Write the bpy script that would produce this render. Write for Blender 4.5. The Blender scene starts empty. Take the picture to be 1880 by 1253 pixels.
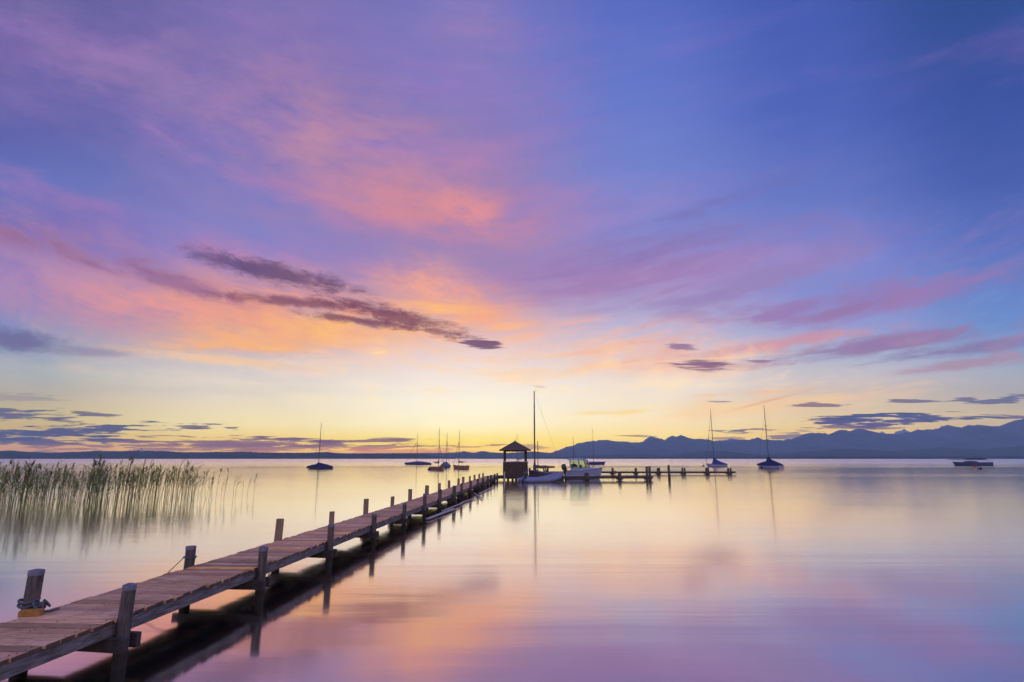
import bpy, bmesh, math, random
from mathutils import Vector, Matrix
random.seed(7)
SC = bpy.context.scene
COL = SC.collection

# ------------------------------------------------------------------ camera
H = 2.2                                   # camera height above the lake
FOC = 20.0 / 36.0 * 1880.0                # focal length in photo pixels (20 mm lens)
PITCH = math.atan(216.0 / FOC)
cd = bpy.data.cameras.new("camera")
cd.lens = 20.0
cd.sensor_width = 36.0
cd.clip_start = 0.05
cd.clip_end = 120000.0
cam = bpy.data.objects.new("camera", cd)
COL.objects.link(cam)
cam.location = (0, 0, H)
cam.rotation_euler = (math.pi / 2 + PITCH, 0, 0)
SC.camera = cam
SC.view_settings.view_transform = 'Standard'
SC.view_settings.look = 'None'
SC.view_settings.exposure = 0.0
SC.view_settings.gamma = 1.0
SC.cycles.max_bounces = 6
SC.cycles.diffuse_bounces = 2
SC.cycles.glossy_bounces = 3
SC.cycles.volume_bounces = 0
SC.cycles.caustics_reflective = False
SC.cycles.caustics_refractive = False


def ray(px, py):
    x = (px - 940.0) / FOC
    y = -(py - 626.5) / FOC
    c, s = math.cos(PITCH), math.sin(PITCH)
    return Vector((x, c - s * y, s + c * y))


def at_depth(px, py, Y):
    d = ray(px, py)
    return Vector((0, 0, H)) + d * (Y / d.y)


def on_water(px, py, z=0.0):
    d = ray(px, py)
    return Vector((0, 0, H)) + d * ((z - H) / d.z)


def lin(c):
    return tuple(((v / 255.0) / 12.92 if v / 255.0 <= 0.04045 else ((v / 255.0 + 0.055) / 1.055) ** 2.4) for v in c)


# ------------------------------------------------------------------ sky
HAZE_DENSITY = 4.6e-5
HAZE_TOP = 2600.0
HAZE_REACH = 22000.0
HAZE_GLOW = (0.16, 0.20, 0.385)           # light the haze itself sends back over a full depth
SUN_ELEV = math.radians(0.2)
SUN_AZ = math.radians(-2.5)               # left of straight ahead

world = bpy.data.worlds.new("World")
SC.world = world
world.use_nodes = True
WT = world.node_tree
WT.nodes.clear()


class N:
    """tiny expression wrapper round math nodes"""
    tree = WT

    def __init__(self, s):
        self.s = s

    @staticmethod
    def put(sock, v):
        if isinstance(v, N):
            N.tree.links.new(v.s, sock)
        else:
            sock.default_value = v

    @staticmethod
    def m(op, *a, clamp=False):
        n = N.tree.nodes.new("ShaderNodeMath")
        n.operation = op
        n.use_clamp = clamp
        for i, v in enumerate(a):
            N.put(n.inputs[i], v)
        return N(n.outputs[0])

    def __add__(self, o): return N.m('ADD', self, o)
    def __radd__(self, o): return N.m('ADD', o, self)
    def __sub__(self, o): return N.m('SUBTRACT', self, o)
    def __rsub__(self, o): return N.m('SUBTRACT', o, self)
    def __mul__(self, o): return N.m('MULTIPLY', self, o)
    def __rmul__(self, o): return N.m('MULTIPLY', o, self)
    def __truediv__(self, o): return N.m('DIVIDE', self, o)
    def __rtruediv__(self, o): return N.m('DIVIDE', o, self)


def smooth(x, lo, hi, a=0.0, b=1.0):
    n = N.tree.nodes.new("ShaderNodeMapRange")
    n.interpolation_type = 'SMOOTHSTEP'
    N.put(n.inputs['Value'], x)
    if lo > hi:
        lo, hi, a, b = hi, lo, b, a
    n.inputs['From Min'].default_value = lo
    n.inputs['From Max'].default_value = hi
    n.inputs['To Min'].default_value = a
    n.inputs['To Max'].default_value = b
    return N(n.outputs['Result'])


def ramp(x, stops, interp='LINEAR'):
    n = N.tree.nodes.new("ShaderNodeValToRGB")
    cr = n.color_ramp
    cr.interpolation = interp
    stops = sorted(stops, key=lambda t: t[0])
    while len(cr.elements) < len(stops):
        cr.elements.new(0.5)
    for e, (p, c) in zip(cr.elements, stops):
        e.position = min(max(p, 0.0), 1.0)
        e.color = (c[0], c[1], c[2], 1.0)
    N.put(n.inputs['Fac'], x)
    return N(n.outputs['Color'])


def mix(f, a, b, blend='MIX'):
    n = N.tree.nodes.new("ShaderNodeMix")
    n.data_type = 'RGBA'
    n.blend_type = blend
    n.clamp_factor = True
    N.put(n.inputs['Factor'], f)
    for sock, v in ((n.inputs[6], a), (n.inputs[7], b)):
        if isinstance(v, N):
            N.tree.links.new(v.s, sock)
        else:
            sock.default_value = (v[0], v[1], v[2], 1.0)
    return N(n.outputs[2])


def combine(x, y, z=0.0):
    n = N.tree.nodes.new("ShaderNodeCombineXYZ")
    for i, v in enumerate((x, y, z)):
        N.put(n.inputs[i], v)
    return N(n.outputs[0])


def noise(vec, scale=1.0, detail=4.0, rough=0.55, dist=0.0, lac=2.0):
    n = N.tree.nodes.new("ShaderNodeTexNoise")
    n.noise_dimensions = '3D'
    N.put(n.inputs['Vector'], vec)
    n.inputs['Scale'].default_value = scale
    n.inputs['Detail'].default_value = detail
    n.inputs['Roughness'].default_value = rough
    n.inputs['Lacunarity'].default_value = lac
    n.inputs['Distortion'].default_value = dist
    return N(n.outputs['Fac'])


_tc = WT.nodes.new("ShaderNodeTexCoord")
_sp = WT.nodes.new("ShaderNodeSeparateXYZ")
WT.links.new(_tc.outputs['Generated'], _sp.inputs[0])
dx, dy, dz = (N(_sp.outputs[i]) for i in range(3))
ahead = N.m('MAXIMUM', dy, 0.08)
up = N.m('MAXIMUM', dz, 0.0)
# directions measured on an upright plane facing the sunrise: gx sideways, gz upward
gx = N.m('MAXIMUM', N.m('MINIMUM', dx / ahead, 2.5), -2.5)
gz = N.m('MINIMUM', up / ahead, 2.5)


def sky_pt(px, py):
    d = ray(px, py)
    return d.x / d.y, d.z / d.y


# fanned coordinates: high streaks spread out from the glow on the horizon
GX0, GZ0 = sky_pt(890, 690)
r_ = N.m('SQRT', (gx - GX0) * (gx - GX0) + 0.02)
fan = (gz - GZ0) - r_ * (0.05 + 0.22 * smooth(gz, 0.03, 0.55))
n_warp = noise(combine(gx * 1.1, gz * 1.6, 3.3), 1.0, 2.0, 0.5)
n_streak = noise(combine(gx * 1.3 + n_warp * 0.5, fan * 7.0 + n_warp * 0.9, 1.7), 1.0, 6.0, 0.58)
n_fine = noise(combine(gx * 5.0 + n_warp * 1.8, fan * 38.0 + n_warp * 3.4, 8.1), 1.0, 8.0, 0.72, 0.35)
n_mottle = noise(combine(gx * 13.0 + n_warp * 2.0, fan * 30.0 + n_warp * 3.0, 2.2), 1.0, 8.0, 0.76, 0.3)
n_flat = noise(combine(gx * 13.0, gz * 190.0, 4.4), 1.0, 6.0, 0.62, 0.2)
n_soft = noise(combine(gx * 3.4 + n_warp * 1.2, fan * 8.5 + n_warp * 1.6, 6.2), 1.0, 7.0, 0.62, 0.3)
wisp_soft = smooth(n_soft * 0.55 + n_mottle * 0.45, 0.36, 0.60, 0.15, 1.1)
wisp = smooth(n_fine * 0.75 + n_streak * 0.25, 0.38, 0.60, 0.10, 1.2)
n_puff = noise(combine(gx * 26.0, fan * 88.0, 9.4), 1.0, 8.0, 0.80, 0.3)

# clear-sky colours, one column of heights per bearing
COLUMNS = [
    (60, [(-10, (100, 94, 160)), (100, (112, 98, 166)), (240, (98, 98, 172)), (330, (104, 112, 186)), (420, (130, 112, 184)),
          (500, (140, 124, 192)), (570, (130, 136, 192)), (640, (136, 156, 190)), (690, (168, 176, 182)), (730, (200, 188, 160)), (760, (216, 196, 142)),
          (800, (222, 188, 122)), (828, (214, 160, 124)), (843, (170, 130, 140))]),
    (450, [(-10, (122, 108, 178)), (150, (130, 110, 178)), (300, (124, 116, 188)), (400, (128, 126, 196)), (470, (138, 128, 196)),
           (550, (190, 142, 168)), (620, (198, 172, 178)), (670, (204, 198, 204)), (730, (236, 222, 202)), (780, (250, 230, 178)),
           (812, (246, 210, 130)), (832, (240, 180, 112)), (843, (220, 160, 120))]),
    (860, [(-10, (120, 114, 190)), (120, (128, 118, 190)), (250, (140, 120, 186)), (400, (158, 126, 180)),
           (500, (160, 134, 186)), (580, (208, 176, 188)), (630, (232, 206, 208)), (690, (246, 232, 224)), (740, (254, 246, 228)), (780, (255, 243, 206)),
           (812, (255, 227, 132)), (834, (252, 204, 96)), (843, (246, 180, 100))]),
    (1180, [(-10, (90, 104, 192)), (200, (104, 118, 202)), (350, (122, 130, 206)), (460, (138, 134, 204)), (530, (150, 148, 208)),
            (600, (190, 182, 212)), (660, (222, 208, 210)), (720, (242, 228, 214)), (770, (252, 234, 198)),
            (805, (250, 220, 152)), (834, (248, 200, 120)), (843, (230, 180, 130))]),
    (1520, [(-10, (72, 90, 176)), (200, (82, 98, 184)), (350, (104, 116, 196)), (470, (126, 132, 206)), (540, (134, 142, 208)),
            (600, (152, 156, 208)), (660, (180, 184, 206)), (720, (216, 200, 192)), (770, (240, 212, 164)),
            (805, (244, 204, 140)), (843, (220, 180, 140))]),
    (1850, [(-10, (54, 78, 146)), (150, (62, 82, 160)), (330, (78, 96, 176)), (440, (96, 112, 190)),
            (540, (106, 134, 200)), (600, (112, 146, 204)), (650, (140, 162, 200)), (710, (188, 184, 186)), (760, (218, 198, 164)),
            (843, (210, 180, 150))]),
]
ZMAX = 1.0
gzw = gz * (1.0 / ZMAX) + (n_warp - 0.5) * 0.05 * smooth(gz, 0.1, 0.4)
base = None
prev = None
for px, stops in COLUMNS:
    c = ramp(gzw, [(sky_pt(px, y)[1] / ZMAX, lin(k)) for y, k in stops])
    X = sky_pt(px, 500)[0]
    base = c if base is None else mix(smooth(gx, prev, X), base, c)
    prev = X
sky = base


def cloud(p0, p1, half, colour, alpha=1.0, edge=0.9, n=None, k=0.8, soft=0.9):
    """a drawn-out cloud between two bearings; edges broken up by a noise"""
    global sky
    a, b = sky_pt(*p0), sky_pt(*p1)
    cx, cz = (a[0] + b[0]) / 2, (a[1] + b[1]) / 2
    L = math.hypot(b[0] - a[0], b[1] - a[1]) / 2
    ux, uz = (b[0] - a[0]) / (2 * L), (b[1] - a[1]) / (2 * L)
    mp = ((p0[0] + p1[0]) / 2, (p0[1] + p1[1]) / 2)
    q, w = sky_pt(mp[0], mp[1] + half), sky_pt(*mp)
    W = math.hypot(q[0] - w[0], q[1] - w[1])
    X, Z = gx - cx, gz - cz
    u = (X * ux + Z * uz) * (1.0 / L)
    v = (Z * ux - X * uz) * (1.0 / W)
    d = N.m('SQRT', u * u + v * v)
    if n is not None:
        d = d + (n - 0.5) * (-2.0 * k)
    m = smooth(d, edge + soft * 0.5, edge - soft * 0.5) * alpha
    if soft > 1.05 and n is not n_puff:
        m = m * (wisp_soft if n is n_soft else wisp)     # cirrus stays streaky inside
    sky = mix(m, sky, lin(colour))


# broad cirrus lit from below (streaky)
pink = ramp(gz, [(0.0, lin((255, 214, 150))), (0.16, lin((250, 206, 170))), (0.24, lin((246, 178, 140))),
                 (0.33, lin((224, 140, 158))), (0.45, lin((206, 122, 170))), (0.62, lin((172, 116, 190))), (0.95, lin((150, 110, 190)))])
left_side = smooth(gx, 0.28, -0.15)
m_pink = smooth(n_streak, 0.46, 0.68) * smooth(gz, 0.06, 0.2) * (0.20 + 0.30 * left_side) * wisp_soft
sky = mix(m_pink, sky, pink)
# soft named patches
cloud((60, 0), (860, 400), 170, (154, 122, 176), 0.52, n=n_soft, k=1.0, soft=1.8)
cloud((480, 200), (960, 430), 100, (188, 132, 166), 0.62, n=n_soft, k=1.0, soft=1.6)
cloud((640, 345), (950, 420), 50, (208, 134, 154), 0.75, n=n_soft, k=0.9, soft=1.5)
cloud((810, 372), (930, 408), 30, (228, 142, 146), 0.75, n=n_soft, k=0.7, soft=1.5)
cloud((530, 250), (620, 262), 30, (190, 134, 160), 0.50, n=n_soft, k=0.9, soft=1.5)
cloud((820, -20), (900, 120), 60, (156, 124, 180), 0.45, n=n_soft, k=0.8, soft=1.5)
cloud((-160, 370), (330, 500), 36, (176, 126, 164), 0.70, n=n_fine, k=0.7, soft=1.3)
cloud((-80, 500), (420, 560), 60, (190, 140, 172), 0.70, n=n_soft, k=0.9, soft=1.5)
cloud((120, 540), (560, 600), 50, (222, 150, 156), 0.75, n=n_streak, k=0.8, soft=1.4)
cloud((280, 540), (900, 620), 66, (234, 160, 140), 0.85, n=n_streak, k=0.8, soft=1.4)
cloud((360, 600), (820, 600), 32, (253, 190, 108), 0.95, n=n_soft, k=0.9, soft=1.3)
cloud((250, 632), (700, 632), 16, (248, 180, 124), 0.8, n=n_fine, k=0.9, soft=1.3)
cloud((700, 500), (970, 610), 58, (244, 166, 142), 0.95, n=n_soft, k=0.7, soft=1.4)
cloud((740, 575), (970, 600), 30, (253, 186, 126), 1.0, n=n_fine, k=0.9, soft=1.4)
cloud((270, 648), (560, 676), 9, (244, 200, 160), 0.8, n=n_puff, k=1.3, soft=1.3)
cloud((500, 680), (900, 640), 26, (250, 212, 184), 0.6, n=n_fine, k=1.5, soft=1.4)
cloud((860, 690), (1180, 640), 34, (252, 214, 176), 0.6, n=n_fine, k=1.4, soft=1.4)
cloud((930, 640), (1420, 640), 42, (246, 186, 162), 0.75, n=n_fine, k=1.2, soft=1.4)
cloud((1010, 606), (1110, 588), 12, (250, 178, 150), 0.7, n=n_fine, k=1.0, soft=1.4)
cloud((890, 540), (1320, 470), 44, (166, 122, 176), 0.70, n=n_streak, k=1.0, soft=1.5)
cloud((1000, 500), (1460, 400), 30, (140, 116, 178), 0.60, n=n_fine, k=0.9, soft=1.4)
cloud((1200, 420), (1480, 320), 16, (116, 104, 176), 0.50, n=n_fine, k=0.9, soft=1.4)
cloud((1240, 560), (1560, 470), 26, (152, 130, 186), 0.60, n=n_fine, k=0.9, soft=1.4)
cloud((1300, 606), (1900, 500), 26, (152, 118, 176), 0.75, n=n_fine, k=0.9, soft=1.3)
cloud((1430, 602), (1640, 546), 11, (152, 116, 166), 0.70, n=n_fine, k=1.8, soft=1.0)
cloud((1310, 648), (1620, 602), 11, (208, 148, 162), 0.75, n=n_fine, k=1.8, soft=1.0)
cloud((1400, 664), (1810, 606), 17, (146, 118, 166), 0.85, n=n_fine, k=1.8, soft=1.0)
cloud((1600, 664), (1920, 622), 12, (138, 122, 168), 0.8, n=n_fine, k=1.8, soft=1.0)
cloud((1620, 690), (1930, 648), 12, (172, 140, 166), 0.75, n=n_fine, k=1.8, soft=1.0)
cloud((1230, 760), (1640, 716), 26, (250, 206, 160), 0.7, n=n_fine, k=1.4, soft=1.4)
# streaked veil over the right half and bright shreds round the glow
veil = smooth(n_fine * 0.8 + n_streak * 0.2, 0.46, 0.60) * smooth(gx, -0.10, 0.25) * smooth(gz, 0.13, 0.22) * smooth(gz, 0.62, 0.36)
sky = mix(veil * 0.48, sky, ramp(gz, [(0.14, lin((206, 158, 164))), (0.25, lin((154, 128, 180))), (0.36, lin((138, 122, 186))), (0.55, lin((108, 104, 182)))]))
gaps = smooth(n_fine * 0.8 + n_streak * 0.2, 0.46, 0.34) * smooth(gx, 0.05, 0.45) * smooth(gz, 0.12, 0.2) * smooth(gz, 0.55, 0.36)
sky = mix(gaps * 0.35, sky, ramp(gz, [(0.12, lin((206, 206, 212))), (0.25, lin((150, 172, 218))), (0.5, lin((112, 130, 208)))]))
shred = smooth(n_mottle * 0.5 + n_fine * 0.5, 0.47, 0.62) * smooth(gz, 0.07, 0.12) * smooth(gz, 0.27, 0.19) * smooth(gx, 0.75, 0.2) * smooth(gx, -0.55, -0.2)
sky = mix(shred * 0.75, sky, ramp(gz, [(0.06, lin((255, 236, 180))), (0.14, lin((255, 224, 188))), (0.22, lin((250, 190, 164)))]))
# vapour trails
cloud((900, 688), (1430, 650), 2.6, (255, 206, 164), 0.75, n=n_fine, k=0.5, soft=1.2)
cloud((1350, 752), (1535, 704), 2.4, (226, 168, 146), 0.6, n=n_fine, k=0.5, soft=1.2)
cloud((1260, 728), (1480, 716), 3.5, (250, 190, 140), 0.6, n=n_fine, k=0.7, soft=1.2)
cloud((678, 650), (712, 645), 2.6, (255, 220, 140), 0.9, edge=0.8)
cloud((1060, 760), (1180, 754), 4.5, (252, 210, 110), 0.7, n=n_fine, k=0.5, soft=1.2)
# dark unlit clouds over the glow
cloud((345, 456), (450, 490), 16, (120, 96, 144), 0.72, n=n_puff, k=1.6, soft=1.2)
cloud((390, 474), (640, 532), 17, (100, 76, 116), 0.86, n=n_puff, k=1.5, soft=1.15)
cloud((-60, 404), (400, 536), 22, (148, 106, 152), 0.85, n=n_fine, k=1.2, soft=1.2)
cloud((250, 500), (420, 548), 12, (140, 98, 144), 0.60, n=n_puff, k=1.5, soft=1.2)
cloud((410, 542), (720, 572), 9, (126, 80, 106), 0.82, n=n_puff, k=1.6, soft=1.2)
cloud((610, 552), (850, 614), 16, (124, 76, 94), 0.86, n=n_puff, k=1.7, soft=1.15)
cloud((572, 577), (810, 608), 8, (124, 76, 98), 0.86, n=n_puff, k=1.6, soft=1.1)
cloud((840, 624), (918, 634), 8, (112, 78, 118), 0.9, n=n_flat, k=1.8, soft=0.5)
cloud((-80, 618), (110, 632), 20, (112, 106, 150), 0.8, n=n_puff, k=1.2, soft=1.2)
cloud((60, 640), (230, 650), 8, (140, 130, 160), 0.5, n=n_fine, k=0.8, soft=1.2)
cloud((1244, 668), (1340, 672), 9, (128, 96, 134), 0.9, n=n_flat, k=2.2, soft=0.7)
cloud((1222, 636), (1268, 638), 5, (134, 108, 156), 0.8, n=n_flat, k=2.2, soft=0.7)
cloud((1370, 664), (1420, 664), 4, (150, 114, 150), 0.8, n=n_flat, k=2.2, soft=0.7)
# low flat banks
DK = (86, 92, 134)
for p0, p1, h, c, al in [
        ((-60, 757), (140, 768), 9, (96, 98, 130), 0.9), ((60, 770), (190, 778), 4, (104, 102, 128), 0.8),
        ((138, 758), (212, 765), 3.5, (112, 104, 124), 0.85), ((-40, 728), (110, 732), 5, (150, 142, 150), 0.5),
        ((-120, 802), (268, 790), 13, (84, 92, 136), 0.95), ((-120, 812), (220, 808), 7, (92, 94, 140), 0.9),
        ((320, 783), (392, 786), 3.2, (116, 104, 120), 0.85), ((412, 786), (444, 788), 2.6, (122, 106, 118), 0.8),
        ((120, 822), (740, 822), 8, (146, 116, 140), 0.8), ((300, 814), (620, 816), 10, (140, 112, 140), 0.85),
        ((430, 806), (560, 809), 3, (126, 104, 130), 0.85), ((540, 813), (740, 809), 3, (128, 104, 128), 0.85),
        ((690, 806), (740, 807), 2, (150, 120, 110), 0.6), ((520, 828), (900, 830), 6, (206, 140, 130), 0.7),
        ((820, 820), (880, 822), 2.0, (170, 128, 110), 0.6), ((930, 824), (1000, 820), 5, (160, 134, 150), 0.7),
        ((1150, 800), (1196, 802), 1.8, (150, 120, 130), 0.7), ((1316, 792), (1396, 790), 4, (110, 100, 134), 0.85),
        ((1296, 790), (1340, 795), 2.0, (130, 110, 130), 0.7), ((1300, 804), (1370, 806), 2.4, (150, 122, 140), 0.7),
        ((1400, 806), (1480, 800), 5, (112, 108, 150), 0.8), ((1460, 744), (1552, 744), 3.2, (130, 110, 134), 0.85),
        ((1500, 776), (1760, 768), 9, (88, 92, 144), 0.95), ((1480, 786), (1640, 784), 5, (112, 104, 142), 0.8),
        ((1560, 766), (1800, 767), 6, (84, 90, 142), 0.9), ((1634, 737), (1706, 738), 4, (112, 104, 140), 0.85),
        ((1750, 734), (1800, 732), 4, (110, 104, 142), 0.85), ((1780, 740), (1900, 730), 5, (100, 102, 146), 0.85),
        ((1826, 768), (1900, 766), 3, (100, 100, 140), 0.85), ((1300, 738), (1340, 738), 2.0, (140, 124, 150), 0.7),
        ((975, 708), (1000, 711), 2.0, (190, 170, 180), 0.35)]:
    cloud(p0, p1, h, c, al, n=n_flat, k=2.6, soft=0.38, edge=0.95)
# fine cirrus grain so no patch is flat
grain = 0.84 + 0.18 * n_fine + 0.14 * n_mottle
soft_grain = 0.93 + 0.14 * n_streak
sky = mix(1.0, sky, combine(grain * soft_grain * 1.02, grain * soft_grain * (1.02 + 0.08 * smooth(gz, 0.2, 0.5)), 0.5 + 0.5 * grain * soft_grain), 'MULTIPLY')

# unseen sky behind the camera, made brighter and bluer as fill light; rosier low down
rest = ramp(up, [(0.0, lin((206, 182, 204))), (0.18, lin((220, 196, 218))), (0.45, lin((190, 196, 255))), (1.0, lin((138, 152, 250)))])
_st = WT.nodes.new("ShaderNodeTexSky")
_st.sky_type = 'NISHITA'
_st.sun_disc = False
_st.sun_elevation = SUN_ELEV
_st.sun_rotation = SUN_AZ
air = mix(1.0, rest, N(_st.outputs[0]), 'ADD')
_nm = [n for n in WT.nodes if n.type == 'MIX' and n.blend_type == 'ADD'][-1]
_nm.inputs['Factor'].default_value = 0.05
full = mix(smooth(dy, 0.12, 0.48), air, sky)
# what the haze takes away and gives back between here and the edge of the air
depth = N.m('MINIMUM', HAZE_TOP / N.m('MAXIMUM', dz, 0.001), HAZE_REACH)
keep = N.m('EXPONENT', depth * (-HAZE_DENSITY))
given = mix(1.0 - keep, (0, 0, 0), HAZE_GLOW)
full = mix(1.0, full, given, 'SUBTRACT')
_nm = full.s.node
_nm.clamp_result = False
inv = 1.0 / keep
full = mix(1.0, full, combine(inv, inv, inv), 'MULTIPLY')
full = mix(1.0, full, (0.004, 0.004, 0.004), 'LIGHTEN')
_bg = WT.nodes.new("ShaderNodeBackground")
_bg.inputs['Strength'].default_value = 1.0
WT.links.new(full.s, _bg.inputs['Color'])
_ow = WT.nodes.new("ShaderNodeOutputWorld")
WT.links.new(_bg.outputs[0], _ow.inputs['Surface'])
world.cycles.sampling_method = 'MANUAL'
world.cycles.sample_map_resolution = 1024

# the sun, just clearing the far shore
sl = bpy.data.lights.new("sun", 'SUN')
sl.energy = 0.5
sl.angle = math.radians(0.5)
sl.color = (1.0, 0.66, 0.36)
sun = bpy.data.objects.new("sun", sl)
COL.objects.link(sun)
sun.location = (0, 50, 60)
sdir = Vector((math.sin(SUN_AZ) * math.cos(SUN_ELEV), math.cos(SUN_AZ) * math.cos(SUN_ELEV), math.sin(SUN_ELEV)))
sun.rotation_euler = sdir.to_track_quat('Z', 'Y').to_euler()

# ------------------------------------------------------------------ materials
MATS = {}


def new_mat(name):
    m = bpy.data.materials.new(name)
    m.use_nodes = True
    N.tree = m.node_tree
    for n in list(N.tree.nodes):
        N.tree.nodes.remove(n)
    out = N.tree.nodes.new("ShaderNodeOutputMaterial")
    return m, out


def coords(kind='Object'):
    n = N.tree.nodes.new("ShaderNodeTexCoord")
    return N(n.outputs[kind])


def scaled(vec, s):
    n = N.tree.nodes.new("ShaderNodeMapping")
    N.put(n.inputs['Vector'], vec)
    n.inputs['Scale'].default_value = s
    return N(n.outputs[0])


def bump(h, strength, dist):
    n = N.tree.nodes.new("ShaderNodeBump")
    n.inputs['Strength'].default_value = strength
    n.inputs['Distance'].default_value = dist
    N.put(n.inputs['Height'], h)
    return N(n.outputs[0])


def principled(out, colour, rough, normal=None, metallic=0.0, spec=0.4, coat=0.0):
    p = N.tree.nodes.new("ShaderNodeBsdfPrincipled")
    if isinstance(colour, N):
        N.put(p.inputs['Base Color'], colour)
    else:
        p.inputs['Base Color'].default_value = (*colour, 1)
    N.put(p.inputs['Roughness'], rough)
    p.inputs['Metallic'].default_value = metallic
    p.inputs['Specular IOR Level'].default_value = spec
    p.inputs['Coat Weight'].default_value = coat
    if normal is not None:
        N.put(p.inputs['Normal'], normal)
    N.tree.links.new(p.outputs[0], out.inputs['Surface'])
    return p


def plain(name, colour, rough=0.6, var=0.25, scale=3.0, metallic=0.0, spec=0.4, stretch=(1, 1, 1), bmp=0.15, coat=0.0):
    """one colour, broken up by blotches and wear"""
    m, out = new_mat(name)
    v = scaled(coords(), stretch)
    a = noise(v, scale, 5, 0.6)
    b = noise(v, scale * 9, 4, 0.6)
    f = smooth(a * 0.6 + b * 0.4, 0.3, 0.7)
    c = mix(f, tuple(x * (1 - var) for x in colour), tuple(min(1, x * (1 + var)) for x in colour))
    principled(out, c, N.m('ADD', rough - 0.08, b * 0.16), bump(b, bmp, 0.02), metallic, spec, coat)
    MATS[name] = m
    return m


def wood(name, dark, light, grain=(1, 1, 1), rough=0.75, tone=False, wear=(0.4, 0.4, 0.42), wear_amt=0.3, spec=0.3, wet=False):
    m, out = new_mat(name)
    v = scaled(coords(), grain)
    g = noise(v, 9.0, 6, 0.65, 0.6)
    blot = noise(coords(), 1.7, 4, 0.6)
    fine = noise(v, 40.0, 3, 0.6)
    c = mix(smooth(g, 0.3, 0.7), dark, light)
    c = mix(smooth(blot, 0.5, 0.75) * wear_amt, c, wear)
    stain = noise(scaled(coords(), (1.0, 1.4, 1.0)), 0.8, 6, 0.68, 0.8)
    c = mix(smooth(stain, 0.54, 0.68) * 0.45, c, tuple(x * 0.4 for x in dark))
    c = mix(smooth(fine, 0.55, 0.72) * 0.35, c, tuple(x * 0.45 for x in dark))
    if wet:                                # soaked and green where the lake laps
        g_ = N.tree.nodes.new("ShaderNodeNewGeometry")
        s_ = N.tree.nodes.new("ShaderNodeSeparateXYZ")
        N.tree.links.new(g_.outputs['Position'], s_.inputs[0])
        c = mix(smooth(N(s_.outputs[2]) + (blot - 0.5) * 0.12, 0.24, 0.12) * 0.85, c, (0.016, 0.018, 0.012))
    if tone:
        at = N.tree.nodes.new("ShaderNodeAttribute")
        at.attribute_name = "tone"
        c = mix(1.0, c, N(at.outputs['Color']), 'MULTIPLY')
    principled(out, c, N.m('ADD', rough - 0.1, g * 0.2), bump(g * 0.6 + fine * 0.4, 0.45, 0.012), 0.0, spec)
    MATS[name] = m
    return m


# lake: long-exposure calm, mirror-like towards the horizon
m, out = new_mat("lake_water")
geo = N.tree.nodes.new("ShaderNodeNewGeometry")
pos = N(geo.outputs['Position'])
w1 = noise(scaled(pos, (0.035, 0.30, 1)), 1.0, 3, 0.5, 0.6)
w2 = noise(scaled(pos, (0.35, 2.6, 1)), 1.0, 3, 0.5, 0.3)
w3 = noise(scaled(pos, (0.006, 0.035, 1)), 1.0, 3, 0.5, 0.6)
h = w1 * 1.0 + w2 * (0.11 + 0.34 * smooth(w3, 0.48, 0.66))
nrm = bump(h, 1.0, 0.014)
gl = N.tree.nodes.new("ShaderNodeBsdfGlossy")
gl.inputs['Color'].default_value = (1.0, 0.95, 0.89, 1)
_sx = N.tree.nodes.new("ShaderNodeSeparateXYZ")
N.tree.links.new(pos.s, _sx.inputs[0])
breeze = smooth(N(_sx.outputs[1]) + (w3 - 0.5) * 160.0, 120.0, 420.0)      # the open lake is ruffled
N.put(gl.inputs['Roughness'], smooth(w3, 0.42, 0.66, 0.09, 0.14) + breeze * 0.15)
N.put(gl.inputs['Normal'], nrm)
df = N.tree.nodes.new("ShaderNodeBsdfDiffuse")
df.inputs['Color'].default_value = (0.012, 0.016, 0.014, 1)
fr = N.tree.nodes.new("ShaderNodeFresnel")
fr.inputs['IOR'].default_value = 1.5
N.put(fr.inputs['Normal'], nrm)
fac = N.m('ADD', 0.65, N(fr.outputs[0]) * 0.6, clamp=True)
ms = N.tree.nodes.new("ShaderNodeMixShader")
N.put(ms.inputs[0], fac)
N.tree.links.new(df.outputs[0], ms.inputs[1])
N.tree.links.new(gl.outputs[0], ms.inputs[2])
N.tree.links.new(ms.outputs[0], out.inputs['Surface'])
MATS["lake_water"] = m

plain("forest_slope", (0.05, 0.06, 0.055), 0.95, 0.5, 0.004, spec=0.05, bmp=0.0)
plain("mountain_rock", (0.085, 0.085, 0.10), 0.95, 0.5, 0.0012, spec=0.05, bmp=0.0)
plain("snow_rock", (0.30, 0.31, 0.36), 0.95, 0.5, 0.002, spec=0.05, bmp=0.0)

# ------------------------------------------------------------------ mesh tools


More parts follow.
